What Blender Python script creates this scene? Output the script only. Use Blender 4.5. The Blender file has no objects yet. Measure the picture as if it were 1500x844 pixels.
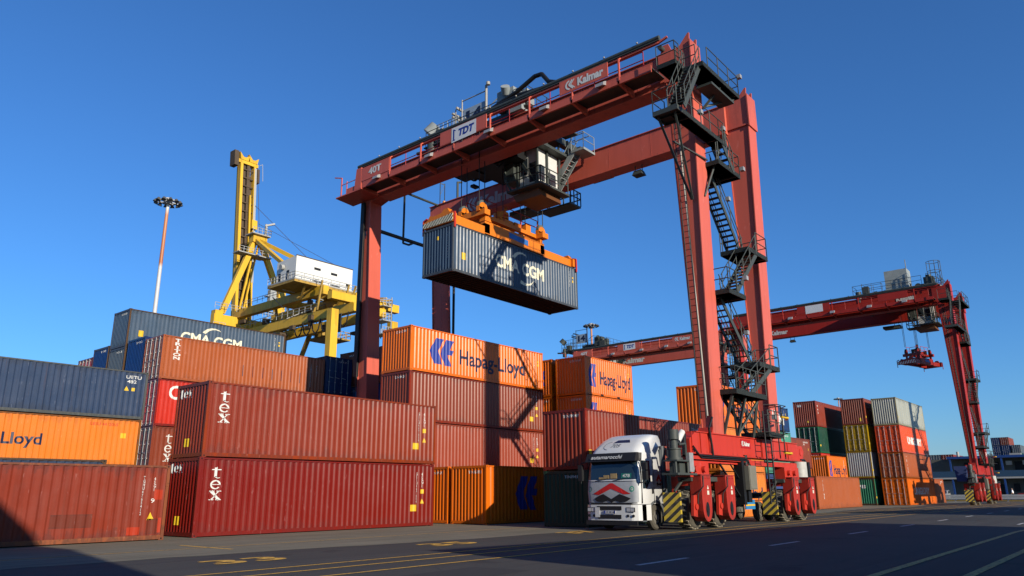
import bpy, bmesh, math, random
from mathutils import Vector, Matrix
random.seed(7)
R = math.radians
scene = bpy.context.scene
COL = scene.collection

# ------------------------------------------------------------------ camera, sky, sun, exposure
YAW, PITCH, ROLL = 0.694676448, 0.269995604, -0.00816673129
F = Vector((math.cos(YAW)*math.cos(PITCH), math.sin(YAW)*math.cos(PITCH), math.sin(PITCH)))
Rt = Vector((math.sin(YAW), -math.cos(YAW), 0)); Up = Rt.cross(F)
R2 = Rt*math.cos(ROLL)+Up*math.sin(ROLL); U2 = -Rt*math.sin(ROLL)+Up*math.cos(ROLL)
cam_data = bpy.data.cameras.new('camera'); cam = bpy.data.objects.new('camera', cam_data)
COL.objects.link(cam); scene.camera = cam
cam_data.sensor_width = 36; cam_data.lens = 36*1089.97/1500
cam_data.clip_start = 0.1; cam_data.clip_end = 6000
m = Matrix((R2, U2, -F)).transposed().to_4x4(); m.translation = Vector((0, 0, 1.452)); cam.matrix_world = m

SUN = Vector((-0.215, -1.0, 0.325)).normalized()          # towards the sun
SUN_EL = math.asin(SUN.z); SUN_ROT = math.atan2(SUN.x, SUN.y) % (2*math.pi)
world = bpy.data.worlds.new('World'); scene.world = world; world.use_nodes = True
wt = world.node_tree; wt.nodes.clear()
wo = wt.nodes.new('ShaderNodeOutputWorld'); bg = wt.nodes.new('ShaderNodeBackground'); sky = wt.nodes.new('ShaderNodeTexSky')
sky.sky_type = 'NISHITA'; sky.sun_disc = False; sky.sun_elevation = SUN_EL; sky.sun_rotation = SUN_ROT
sky.altitude = 0; sky.air_density = 1.12; sky.dust_density = 0.25; sky.ozone_density = 10.0
bg.inputs['Strength'].default_value = 0.113
wt.links.new(sky.outputs[0], bg.inputs['Color']); wt.links.new(bg.outputs[0], wo.inputs[0])
sd = bpy.data.lights.new('sun', 'SUN'); sd.energy = 4.8; sd.angle = R(0.5); sd.color = (1.0, 0.90, 0.74)
so = bpy.data.objects.new('sun', sd); COL.objects.link(so); so.rotation_euler = SUN.to_track_quat('Z', 'Y').to_euler(); so.location = (0, -40, 60)
scene.view_settings.view_transform = 'Standard'; scene.view_settings.look = 'None'
scene.view_settings.exposure = 0.55; scene.view_settings.gamma = 1.0
scene.render.engine = 'CYCLES'; scene.cycles.max_bounces = 6

# ------------------------------------------------------------------ materials
MATS = {}
def newmat(name):
    mt = bpy.data.materials.new(name); mt.use_nodes = True
    return mt, mt.node_tree, mt.node_tree.nodes['Principled BSDF']
def N(nt, typ, **kw):
    n = nt.nodes.new(typ)
    for k, v in kw.items():
        if k in n.inputs: n.inputs[k].default_value = v
        else: setattr(n, k, v)
    return n
def mixc(nt, fac, a, b, blend='MIX'):
    n = nt.nodes.new('ShaderNodeMix'); n.data_type = 'RGBA'; n.blend_type = blend
    for i, v in ((0, fac), (6, a), (7, b)):
        if hasattr(v, 'is_linked') or hasattr(v, 'links'): nt.links.new(v, n.inputs[i])
        else: n.inputs[i].default_value = v if i == 0 else (tuple(v)+(1,) if len(v) == 3 else v)
    return n.outputs[2]
def ramp(nt, src, p0, p1, c0=(0, 0, 0, 1), c1=(1, 1, 1, 1)):
    n = nt.nodes.new('ShaderNodeValToRGB'); n.color_ramp.elements[0].position = p0; n.color_ramp.elements[1].position = p1
    n.color_ramp.elements[0].color = c0; n.color_ramp.elements[1].color = c1
    nt.links.new(src, n.inputs[0]); return n.outputs[0]
def coords(nt, rnd=True, scale=(1, 1, 1)):
    tc = nt.nodes.new('ShaderNodeTexCoord'); mp = nt.nodes.new('ShaderNodeMapping'); mp.inputs['Scale'].default_value = scale
    nt.links.new(tc.outputs['Object'], mp.inputs[0])
    if rnd:
        oi = nt.nodes.new('ShaderNodeObjectInfo'); mu = nt.nodes.new('ShaderNodeMath'); mu.operation = 'MULTIPLY'; mu.inputs[1].default_value = 37.0
        nt.links.new(oi.outputs['Random'], mu.inputs[0]); nt.links.new(mu.outputs[0], mp.inputs['Location'])
    return mp.outputs[0]
def deep(col, k=0.64, s=1.22):
    m_ = max(col); return tuple(max(.002, (m_-(m_-c)*s)*k) for c in col)
def paint(name, col, rough=0.30, grime=0.35, rust=0.1, fade=0.25, spec=0.26, scale=1.0, dent=0.0, raw=False):
    if name in MATS: return MATS[name]
    if not raw: col = deep(col)
    mt, nt, p = newmat(name); co = coords(nt)
    n1 = N(nt, 'ShaderNodeTexNoise', Scale=0.9*scale, Detail=6, Roughness=0.62); nt.links.new(co, n1.inputs['Vector'])
    pale = tuple(min(1, c*0.95+0.10*sum(col)/3+.012) for c in col); dark = tuple(c*0.55 for c in col)
    c = mixc(nt, ramp(nt, n1.outputs[0], .38, .72), col, tuple(col[i]*(1-fade)+pale[i]*fade for i in range(3)))
    st = coords(nt, True, (5*scale, 5*scale, .35*scale)); n2 = N(nt, 'ShaderNodeTexNoise', Scale=1.0, Detail=5, Roughness=0.7); nt.links.new(st, n2.inputs['Vector'])
    f2 = ramp(nt, n2.outputs[0], .46, .70, (0, 0, 0, 1), (grime,)*3+(1,))
    c = mixc(nt, f2, c, dark)
    n3 = N(nt, 'ShaderNodeTexNoise', Scale=3.2*scale, Detail=8, Roughness=0.75); nt.links.new(co, n3.inputs['Vector'])
    t = 0.72-0.22*min(1, rust)
    f3 = ramp(nt, n3.outputs[0], t, t+.05, (0, 0, 0, 1), (min(1, .45+rust),)*3+(1,)) if rust > 0 else None
    if f3: c = mixc(nt, f3, c, (.085, .034, .016))
    # thin rust and dirt runs
    n9 = N(nt, 'ShaderNodeTexNoise', Scale=1.0, Detail=4, Roughness=.75); nt.links.new(coords(nt, True, (14*scale, 14*scale, .22*scale)), n9.inputs['Vector'])
    if grime > .12: c = mixc(nt, ramp(nt, n9.outputs[0], .60, .68, (0, 0, 0, 1), (min(.7, .25+grime),)*3+(1,)), c, tuple(v*.45+w_ for v, w_ in zip(col, (.035, .014, .006))))
    # wear gathers along the top and bottom edges of every panel
    tg = nt.nodes.new('ShaderNodeTexCoord'); sz = nt.nodes.new('ShaderNodeSeparateXYZ'); nt.links.new(tg.outputs['Generated'], sz.inputs[0])
    ab = nt.nodes.new('ShaderNodeMath'); ab.operation = 'SUBTRACT'; ab.inputs[1].default_value = .5; nt.links.new(sz.outputs[2], ab.inputs[0])
    aa = nt.nodes.new('ShaderNodeMath'); aa.operation = 'ABSOLUTE'; nt.links.new(ab.outputs[0], aa.inputs[0])
    sm = nt.nodes.new('ShaderNodeMath'); sm.operation = 'MULTIPLY_ADD'; sm.inputs[1].default_value = .55; nt.links.new(n2.outputs[0], sm.inputs[0]); nt.links.new(aa.outputs[0], sm.inputs[2])
    n5 = N(nt, 'ShaderNodeTexNoise', Scale=1.6*scale, Detail=7, Roughness=.8); nt.links.new(co, n5.inputs['Vector'])
    s2 = nt.nodes.new('ShaderNodeMath'); s2.operation = 'MULTIPLY_ADD'; s2.inputs[1].default_value = .5; nt.links.new(n5.outputs[0], s2.inputs[0]); nt.links.new(sm.outputs[0], s2.inputs[2])
    if grime > 0: c = mixc(nt, ramp(nt, s2.outputs[0], .93, 1.12, (0, 0, 0, 1), (min(.8, grime*1.6),)*3+(1,)), c, tuple(v*.5+.012 for v in col))
    # small pale scrapes and chips
    n6 = N(nt, 'ShaderNodeTexNoise', Scale=1.0, Detail=3, Roughness=.6); nt.links.new(coords(nt, True, (9*scale, 9*scale, 2.2*scale)), n6.inputs['Vector'])
    if grime > .12: c = mixc(nt, ramp(nt, n6.outputs[0], .665, .70, (0, 0, 0, 1), (.55,)*3+(1,)), c, tuple(min(1, v*1.1+.05) for v in col))
    nt.links.new(c, p.inputs['Base Color'])
    r = nt.nodes.new('ShaderNodeMapRange'); nt.links.new(n1.outputs[0], r.inputs[0]); r.inputs[3].default_value = rough-.07; r.inputs[4].default_value = rough+.12
    nt.links.new(r.outputs[0], p.inputs['Roughness']); p.inputs['Specular IOR Level'].default_value = spec
    b = nt.nodes.new('ShaderNodeBump'); b.inputs['Strength'].default_value = .12+dent; b.inputs['Distance'].default_value = .02
    nt.links.new(n3.outputs[0] if not dent else n1.outputs[0], b.inputs['Height']); nt.links.new(b.outputs[0], p.inputs['Normal'])
    MATS[name] = mt; return mt
def plain(name, col, rough=0.5, metal=0.0, spec=0.3, noise=0.15, scale=6, coat=0.0):
    if name in MATS: return MATS[name]
    col = tuple(c*.7 for c in col)
    mt, nt, p = newmat(name); co = coords(nt)
    n1 = N(nt, 'ShaderNodeTexNoise', Scale=scale, Detail=5); nt.links.new(co, n1.inputs['Vector'])
    c = mixc(nt, n1.outputs[0], tuple(v*(1-noise) for v in col), tuple(min(1, v*(1+noise)) for v in col))
    nt.links.new(c, p.inputs['Base Color']); p.inputs['Roughness'].default_value = rough; p.inputs['Metallic'].default_value = metal
    p.inputs['Specular IOR Level'].default_value = spec; p.inputs['Coat Weight'].default_value = coat
    MATS[name] = mt; return mt
def glassmat(name, col=(.02, .03, .04)):
    if name in MATS: return MATS[name]
    mt, nt, p = newmat(name); p.inputs['Base Color'].default_value = col+(1,); p.inputs['Roughness'].default_value = .06; p.inputs['Specular IOR Level'].default_value = .8
    MATS[name] = mt; return mt

# ------------------------------------------------------------------ mesh building
class MB:
    def __init__(s, off=(0, 0, 0)): s.v = []; s.f = []; s.mi = []; s.off = Vector(off); s.sm = []
    def add(s, vs, fs, mi=0, smooth=False):
        b = len(s.v); s.v += [tuple(Vector(v)-s.off) for v in vs]; s.f += [tuple(b+i for i in f) for f in fs]; s.mi += [mi]*len(fs); s.sm += [smooth]*len(fs); return s
    def hexa(s, p, mi=0):     # 8 points: bottom 4 ccw, top 4 ccw
        return s.add(p, [(3, 2, 1, 0), (4, 5, 6, 7), (0, 1, 5, 4), (1, 2, 6, 5), (2, 3, 7, 6), (3, 0, 4, 7)], mi)
    def box(s, x0, x1, y0, y1, z0, z1, mi=0):
        if x0 > x1: x0, x1 = x1, x0
        if y0 > y1: y0, y1 = y1, y0
        if z0 > z1: z0, z1 = z1, z0
        return s.hexa([(x0, y0, z0), (x1, y0, z0), (x1, y1, z0), (x0, y1, z0), (x0, y0, z1), (x1, y0, z1), (x1, y1, z1), (x0, y1, z1)], mi)
    def beam(s, a, b, w, h=None, mi=0, up=(0, 0, 1)):
        a, b = Vector(a), Vector(b); h = w if h is None else h; d = (b-a).normalized(); u = Vector(up)
        if abs(d.dot(u)) > .98: u = Vector((0, 1, 0))
        sx = d.cross(u).normalized()*(w/2); sy = sx.cross(d).normalized()*(h/2)
        ps = [a-sx-sy, a+sx-sy, a+sx+sy, a-sx+sy, b-sx-sy, b+sx-sy, b+sx+sy, b-sx+sy]
        return s.add(ps, [(3, 2, 1, 0), (4, 5, 6, 7), (0, 1, 5, 4), (1, 2, 6, 5), (2, 3, 7, 6), (3, 0, 4, 7)][0:6], mi)
    def cyl(s, a, b, r, n=10, mi=0, r2=None, cap=True, smooth=True):
        a, b = Vector(a), Vector(b); r2 = r if r2 is None else r2; d = (b-a).normalized(); u = Vector((0, 0, 1)) if abs(d.z) < .9 else Vector((0, 1, 0))
        x = d.cross(u).normalized(); y = x.cross(d)
        vs = []
        for q, rr in ((a, r), (b, r2)):
            for i in range(n): t = 2*math.pi*i/n; vs.append(q+x*math.cos(t)*rr+y*math.sin(t)*rr)
        fs = [(i, (i+1) % n, n+(i+1) % n, n+i) for i in range(n)]
        s.add(vs, fs, mi, smooth)
        if cap: s.add(vs, [tuple(range(n))[::-1], tuple(range(n, 2*n))], mi)
        return s
    def tube(s, pts, r, n=6, mi=0):
        for a, b in zip(pts[:-1], pts[1:]): s.cyl(a, b, r, n, mi)
        return s
    def prism(s, poly, axis, a0, a1, mi=0):     # poly in the two other axes (in xyz order), extruded along axis
        n = len(poly); vs = []
        for a in (a0, a1):
            for p in poly:
                c = [p[0], p[1]]; c.insert(axis, a); vs.append(c)
        return s.add(vs, [tuple(range(n)), tuple(range(2*n-1, n-1, -1))]+[(i, i+n, (i+1) % n+n, (i+1) % n) for i in range(n)], mi)
    def build(s, name, mat, parent=None, loc=None, bevel=0, fixn=True):
        me = bpy.data.meshes.new(name); me.from_pydata(s.v, [], s.f)
        for mm in (mat if isinstance(mat, (list, tuple)) else [mat]): me.materials.append(mm)
        me.polygons.foreach_set('material_index', s.mi); me.polygons.foreach_set('use_smooth', s.sm)
        if fixn:
            bm = bmesh.new(); bm.from_mesh(me); bmesh.ops.recalc_face_normals(bm, faces=bm.faces)
            bm.to_mesh(me); bm.free()
        me.update()
        return link(name, me, parent, loc)
def link(name, me, parent=None, loc=None):
    o = bpy.data.objects.new(name, me); COL.objects.link(o)
    if parent is not None: o.parent = parent
    if loc is not None: o.location = loc
    return o
def thing(name, label, cat, loc=(0, 0, 0), rotz=0, group=None):
    o = bpy.data.objects.new(name, None); COL.objects.link(o); o.location = loc; o.rotation_euler = (0, 0, rotz)
    o.empty_display_size = .5; o['label'] = label; o['category'] = cat
    if group: o['group'] = group
    return o
def tag(o, label, cat, group=None):
    o['label'] = label; o['category'] = cat
    if group: o['group'] = group
    return o
def struct(o): o['kind'] = 'structure'; return o
def copy_tree(o, parent=None, matmap=None):
    c = o.copy(); COL.objects.link(c); c.parent = parent
    if matmap and c.type == 'MESH' and any(ms.material and ms.material.name in matmap for ms in c.material_slots):
        for ms in c.material_slots:
            if ms.material and ms.material.name in matmap:
                mm = matmap[ms.material.name]; ms.link = 'OBJECT'; ms.material = mm
    for ch in list(o.children): copy_tree(ch, c, matmap)
    return c

# ------------------------------------------------------------------ lettering
def text_bm(body, bold=0.0, shear=0.0, spacing=1.0, line=1.0, align='LEFT', res=3):
    cu = bpy.data.curves.new('t', 'FONT'); cu.body = body; cu.offset = bold; cu.shear = shear; cu.space_character = spacing
    cu.space_line = line; cu.align_x = align; cu.resolution_u = res; cu.fill_mode = 'FRONT'
    o = bpy.data.objects.new('t', cu); COL.objects.link(o); bpy.context.view_layer.update()
    dg = bpy.context.evaluated_depsgraph_get(); me = bpy.data.meshes.new_from_object(o.evaluated_get(dg))
    bm = bmesh.new(); bm.from_mesh(me); bpy.data.objects.remove(o); bpy.data.curves.remove(cu); bpy.data.meshes.remove(me)
    return bm
def polys_bm(polys):
    bm = bmesh.new()
    for p in polys:
        vs = [bm.verts.new((x, y, 0)) for x, y in p]
        bm.faces.new(vs)
    return bm
def fit(bm, u0, u1, v0, v1):
    xs = [v.co.x for v in bm.verts]; ys = [v.co.y for v in bm.verts]
    ax, bx, ay, by = min(xs), max(xs), min(ys), max(ys)
    for v in bm.verts:
        v.co.x = u0+(v.co.x-ax)/(bx-ax)*(u1-u0); v.co.y = v0+(v.co.y-ay)/(by-ay)*(v1-v0); v.co.z = 0
    return bm
def join_bm(a, b):
    me = bpy.data.meshes.new('j'); b.to_mesh(me); a.from_mesh(me); bpy.data.meshes.remove(me); b.free(); return a
def lay(bm, fn, name, mat, parent, cuts=()):
    bmesh.ops.triangulate(bm, faces=bm.faces[:])
    if cuts:
        xs = [v.co.x for v in bm.verts]; lo, hi = min(xs), max(xs)
        for c in cuts:
            if lo < c < hi: bmesh.ops.bisect_plane(bm, geom=bm.verts[:]+bm.edges[:]+bm.faces[:], plane_co=(c, 0, 0), plane_no=(1, 0, 0), dist=1e-5)
    for v in bm.verts: v.co = Vector(fn(v.co.x, v.co.y))
    me = bpy.data.meshes.new(name); bm.to_mesh(me); bm.free(); me.materials.append(mat)
    return link(name, me, parent)
def stroke(pts, w):
    out = []
    for (x0, y0), (x1, y1) in zip(pts[:-1], pts[1:]):
        d = Vector((x1-x0, y1-y0)).normalized(); n = Vector((-d.y, d.x))*w/2
        out.append([(x0+n.x, y0+n.y), (x0-n.x, y0-n.y), (x1-n.x, y1-n.y), (x1+n.x, y1+n.y)])
    return out
def arc(cx, cy, rx, ry, a0, a1, w0, w1, n=14):
    q = []
    for i in range(n):
        t0, t1 = i/n, (i+1)/n; A, B = R(a0+(a1-a0)*t0), R(a0+(a1-a0)*t1)
        wa = w0+(w1-w0)*t0; wb = w0+(w1-w0)*t1
        q.append([(cx+(rx+wa/2)*math.cos(A), cy+(ry+wa/2)*math.sin(A)), (cx+(rx-wa/2)*math.cos(A), cy+(ry-wa/2)*math.sin(A)),
                  (cx+(rx-wb/2)*math.cos(B), cy+(ry-wb/2)*math.sin(B)), (cx+(rx+wb/2)*math.cos(B), cy+(ry+wb/2)*math.sin(B))])
    return q
def serif_tex(stack=True):
    """the serif letters t e x, stacked"""
    P = []
    def put(polys, ox, oy):
        for p in polys: P.append([(x+ox, y+oy) for x, y in p])
    t = [[(.28, .12), (.28, 1.15), (.42, 1.15), (.50, 1.25), (.50, .12)], [(.05, .88), (.12, .98), (.28, .98), (.28, .88)], [(.50, .98), (.85, .98), (.85, .88), (.50, .88)]]+arc(.62, .2, .23, .18, 180, 320, .16, .05, 8)
    e = arc(.47, .5, .36, .44, 40, 325, .16, .12, 18)+arc(.47, .5, .36, .44, 0, 40, .08, .16, 4)+[[(.2, .48), (.2, .56), (.88, .56), (.88, .48)]]
    x = stroke([(.15, .98), (.85, .02)], .24)+stroke([(.82, .98), (.18, .02)], .09)+[[(.0, .92), (.0, 1.0), (.42, 1.0), (.42, .92)], [(.6, .92), (.6, 1.0), (.98, 1.0), (.98, .92)], [(.0, 0), (.0, .08), (.38, .08), (.38, 0)], [(.56, 0), (.56, .08), (1, .08), (1, 0)]]
    if stack: put(t, 0, 2.35); put(e, 0, 1.15); put(x, 0, 0)
    else: put(t, 0, 0); put(e, .95, 0); put(x, 2.0, 0)
    return polys_bm(P)
def arrow_logo():
    A = [(0, .5), (.27, 1), (.58, 1), (.36, .54), (.52, .06), (.19, .06)]
    B = [(.67, 1), (1, 1), (.82, .64), (.99, .64), (.92, .45), (.74, .45), (.90, .04), (.63, .04), (.44, .44), (.55, .60), (.50, .64)]
    bm = polys_bm([A]); 
    B1 = [(.67, 1), (1, 1), (.82, .64), (.72, .45), (.44, .44), (.50, .64)]; B2 = [(.82, .64), (.99, .64), (.92, .45), (.72, .45)]; B3 = [(.44, .44), (.72, .45), (.90, .04), (.63, .04)]
    return join_bm(bm, polys_bm([B1, B2, B3]))
def k_logo():
    """round stroke-cut K mark"""
    P = arc(.55, .5, .40, .42, 95, 265, .16, .16, 12)+stroke([(.42, .5), (.80, .95)], .16)+stroke([(.46, .5), (.86, .05)], .16)+stroke([(.62, .5), (1.0, .95)], .10)+stroke([(.62, .5), (1.05, .05)], .10)
    return polys_bm(P)
# ------------------------------------------------------------------ shipping containers
CW = 2.438
def white(n='white_lettering', c=(.72, .72, .68)): return plain(n, c, .55, noise=.18, scale=3)
M_WHITE = white(); M_NAVY = plain('dark_blue_lettering', (.012, .02, .06), .5); M_BLUE = plain('blue_lettering', (.02, .045, .30), .5, noise=.25)
M_YEL = plain('yellow_sticker', (.75, .48, .02), .5); M_CREAM = plain('cream_lettering', (.78, .74, .55), .5); M_RED = plain('red_lettering', (.55, .03, .02), .5)
M_STEEL = plain('galvanised_steel', (.42, .42, .42), .45, metal=.3, noise=.3); M_HOLE = plain('casting_hole', (.01, .01, .01), .9)
M_FLOOR = paint('container_underside', (.035, .03, .028), .8, .3, .5)
def prof_pts(u0, u1, pitch, depth, out, side=1):
    """list of (u, d) corners of the trapezoid wave; d measured inwards"""
    n = max(1, round((u1-u0)/pitch)); p = (u1-u0)/n; pts = []
    for i in range(n):
        b = u0+i*p; pts += [(b, out), (b+.27*p, out), (b+.5*p, out+depth), (b+.77*p, out+depth)]
    pts.append((u1, out)); return pts
def prof_at(pts, u):
    for (a, da), (b, db) in zip(pts[:-1], pts[1:]):
        if a <= u <= b: return da+(db-da)*(u-a)/max(1e-9, b-a)
    return pts[0][1]
def container(name, label, X, Y, Z, L=12.192, H=2.59, mat=None, fmat=None, door=False, group=None, pitch=.278, marks=None, rot=0, logo_end=None, under=False, cat='shipping container', pocket=False, farend=False):
    t = thing(name, label, cat, (X, Y, Z), rot, group); fmat = fmat or mat; W = CW
    # frame: posts, rails, castings
    f = MB(); c = .085; g = .004
    for x in (0, L):
        s = 1 if x == 0 else -1
        for y, q in ((0, 1), (W, -1)):
            f.box(x, x+s*c*1.3, y, y+q*c, .11, H-.11)
        f.box(x+s*.002, x+s*.10, c, W-c, H-.13, H-.012); f.box(x+s*.002, x+s*.10, c, W-c, .03, .17)
    for y, q in ((0, 1), (W, -1)):
        f.box(c, L-c, y+q*.003, y+q*.06, H-.085, H-.02); f.box(c, L-c, y+q*.003, y+q*.05, .03, .17)
    k = f
    for x, s in ((0, 1), (L, -1)):
        for y, q in ((0, 1), (W, -1)):
            for z, zz in ((0, 1), (H, -1)):
                x0, y0, z0 = x-s*.006, y-q*.006, z
                k.box(x0, x0+s*.178, y0, y0+q*.162, z0, z0+zz*.118)
                zc = z0+zz*.059
                hol = [(.035*math.cos(i*math.pi/4), .026*math.sin(i*math.pi/4)) for i in range(8)]
                k.add([(x0+s*.09+a, y0-q*.002, zc+b) for a, b in hol], [tuple(range(8))], 1)
                k.add([(x0-s*.002, y0+q*.08+a, zc+b) for a, b in hol], [tuple(range(8))], 1)
    f.build('frame', [fmat, M_HOLE], t)
    # side panels
    sp = prof_pts(.12, L-.12, pitch, .036, .014)
    for y, q in ((0, 1), (W, -1)):
        p = MB(); vs = []
        for u, d in sp: vs += [(u, y+q*d, .17), (u, y+q*d, H-.085)]
        fs = [(2*i, 2*i+2, 2*i+3, 2*i+1) for i in range(len(sp)-1)]
        if q < 0: fs = [x[::-1] for x in fs]
        o = p.add(vs, fs).build('side_wall', mat, t, fixn=False)
        if q > 0: side = o
    r = MB(); rn = max(4, int(L/.42)); vs = []; fs = []
    for i in range(rn*2+1): x = .1+(L-.2)*i/(rn*2); z = H-.03-(.014 if i % 2 else 0); vs += [(x, .05, z), (x, W-.05, z)]
    r.add(vs, [(2*i, 2*i+2, 2*i+3, 2*i+1) for i in range(rn*2)]).build('roof', mat, t)
    fl = MB(); fl.box(.1, L-.1, .05, W-.05, .13, .15)
    if under:
        x = .5
        while x < L-.4: fl.box(x, x+.06, .055, W-.055, .03, .128); x += .32
    fl.build('underframe', M_FLOOR, t)
    # ends
    for x, s in ((0, 1), (L, -1)):
        if s == -1 and not farend:
            ep = prof_pts(.095, W-.095, .25, .036, .02); e = MB(); vs = []
            for u, d in ep: vs += [(x+s*d, u, .17), (x+s*d, u, H-.13)]
            e.add(vs, [(2*i, 2*i+2, 2*i+3, 2*i+1) for i in range(len(ep)-1)]).build('end_wall', mat, t, fixn=False); continue
        if door and s == 1:
            for n_, (a, b) in enumerate(((.09, W/2-.01), (W/2+.01, W-.09))):
                d = MB(); d.box(x+.03, x+.06, a, b, .17, H-.13)
                zz = [.17+(H-.3)*(.06+.22*j) for j in range(5)]
                for z in zz[:4]:
                    d.hexa([(x+.018, a+.1, z), (x+.0299, a+.07, z-.03), (x+.0299, b-.07, z-.03), (x+.018, b-.1, z), (x+.018, a+.1, z+.34), (x+.0299, a+.07, z+.38), (x+.0299, b-.07, z+.38), (x+.018, b-.1, z+.34)])
                dd = d.build('door', mat, t)
                for ry in (a+.27*(b-a), a+.76*(b-a)):
                    rd = MB(); rd.cyl((x-.016, ry, .08), (x-.016, ry, H-.08), .02, 8)
                    for z in (.2, H-.2, .32*H, .62*H): rd.box(x-.04, x+.02, ry-.055, ry+.055, z-.035, z+.035)
                    if ry > a+.5*(b-a) or n_: rd.beam((x-.045, ry, .45*H), (x-.045, ry-.36, .43*H), .02, .035)
                    rd.build('locking_rod', M_STEEL, dd)
        else:
            ep = prof_pts(.095, W-.095, .222, .045, .012); e = MB(); vs = []
            for u, d in ep: vs += [(x+s*d, u, .17), (x+s*d, u, H-.13)]
            fs = [(2*i, 2*i+1, 2*i+3, 2*i+2) for i in range(len(ep)-1)]
            e.add(vs, fs).build('end_wall', mat, t, fixn=False)
            if logo_end is None: logo_end = default_end
            if logo_end:
                for (bm, mt) in logo_end(H):
                    lay(bm, lambda u, v, ep=ep: (prof_at(ep, W-u)-.005, W-u, v), 'end_lettering', mt, t.children[-1], [W-a for a, _ in ep])
    if pocket:
        pk = MB()
        for x in (L/2-1.05, L/2+1.05): pk.box(x-.18, x+.18, -.002, .04, .035, .15)
        pk.build('fork_pocket', M_HOLE, t)
    if marks is None: marks = default_marks
    if marks:
        for (bm, mt) in marks(L, H):
            lay(bm, lambda u, v: (u, prof_at(sp, u)-.005, v), 'lettering', mt, side, [a for a, _ in sp])
    return t
def code(u, v0, v1, body='TGHU\n476541\n2', w=.16):
    return (fit(text_bm('\n'.join(body), .01, line=.8), u, u+w, v0, v1), M_WHITE)
def sticker(u, v, w=.3, h=.22): return (fit(polys_bm([[(0, 0), (1, 0), (1, 1), (0, 1)]]), u, u+w, v, v+h), M_YEL)
def tri(u, v, w=.28): return (fit(polys_bm([[(0, 0), (1, 0), (.5, 1)]]), u, u+w, v, v+w), M_YEL)
def idmarks(L, H):
    return [code(L-1.15, H*.32, H*.86, 'GESU4476541', .11), code(L-.78, H*.62, H*.86, '45G1', .10), sticker(L-.84, H*.52, .2, .2), tri(L-.84, H*.36, .22), sticker(L-1.5, H*.24, .42, .3)]
def small_id(L, H): return [code(L-.95, H*.5, H*.86, 'TCLU812', .09), sticker(L-.6, H*.62, .16, .16), sticker(L-.6, H*.72, .16, .1)]
MR = random.Random(5)
def default_marks(L, H):
    return [(fit(text_bm('%sU %d\n%dG1' % (MR.choice(('TCN', 'MSK', 'GES', 'TGH', 'CAX')), MR.randint(200000, 999999), MR.choice((22, 45))), .005), L-1.7, L-.45, H*.78, H*.9), M_WHITE), sticker(L-.6, H*.6, .16, .2), sticker(.3, H*.25, .18, .2)]
def default_end(H):
    return [(fit(text_bm('%sU%d' % (MR.choice(('TCN', 'MSK', 'GES', 'TGH')), MR.randint(200000, 999999)), .005), 1.2, 2.1, H*.86, H*.91), M_WHITE)]
def m_tex(L, H): return [(fit(serif_tex(), .52, 1.0, H*.45, H*.88), M_WHITE)]+idmarks(L, H)+[(fit(polys_bm([[(i*.2, 0), (i*.2+.12, 0), (i*.2+.17, 1), (i*.2+.05, 1)] for i in range(6)]), .25, .75, H-.075, H-.03), M_YEL)]
def e_tex(H): return [(fit(serif_tex(False), .22, 1.2, H*.80, H*.94), M_WHITE), (fit(polys_bm([[(0, 0), (1, 0), (1, 1), (0, 1)]]), .95, 1.28, .42, .74), M_YEL)]
def m_triton(L, H):
    return [(fit(text_bm('\n'.join('TRITON'), .035, line=.85, align='CENTER'),   .72, 1.22, H*.46, H*.94), M_WHITE), code(L-1.2, H*.2, H*.8, 'TCNU7821564', .12), (fit(text_bm('4\n5\nG\n1'), L-.7, L-.6, H*.5, H*.8), M_WHITE)]+[(fit(polys_bm([[(0, 0), (1, 0), (1, 1), (0, 1)]]), 5.6+i*.75, 5.64+i*.75, .75, 1.5), M_NAVY) for i in range(7)]
def m_hapag(L, H, x0=1.48, lw=2.05, t0=4.0, t1=10.25):
    return [(fit(arrow_logo(), x0, x0+lw, H*.22, H*.82), M_BLUE), (fit(text_bm('Hapag-Lloyd', .022), t0, t1, H*.20, H*.66), M_NAVY)]+small_id(L, H)
def m_hapag20(L, H): return m_hapag(L, H, .42, .98, 1.85, 5.75)
def m_cma(L, H):
    s = L/12.19
    return [(fit(text_bm('CMA CGM', .03), 3.7*s, 8.45*s, H*.40, H*.68), M_CREAM),
            (fit(polys_bm(arc(.5, 0, .5, .5, 60, 150, .02, .14)), 5.3*s, 6.7*s, H*.70, H*.90), M_CREAM), (fit(polys_bm(arc(.5, 0, .5, .5, 240, 330, .14, .02)), 6.0*s, 7.4*s, H*.17, H*.34), M_CREAM)]+small_id(L, H)+[sticker(.75, H*.30, .35, .42)]
def m_cma_low(L, H):
    r = m_cma(L, H)
    for bm, mt in r[:2]:
        for v in bm.verts: v.co.y -= .17
    return r
def m_cai(L, H): return [(fit(text_bm('CAI', .02), .75, 2.5, H*.58, H*.88), M_WHITE)]
def m_line(word, u0, u1, v0, v1, mt=None, bold=.03): return lambda L, H: [(fit(text_bm(word, bold), u0, u1, H*v0, H*v1), mt or M_WHITE)]+small_id(L, H)

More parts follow.
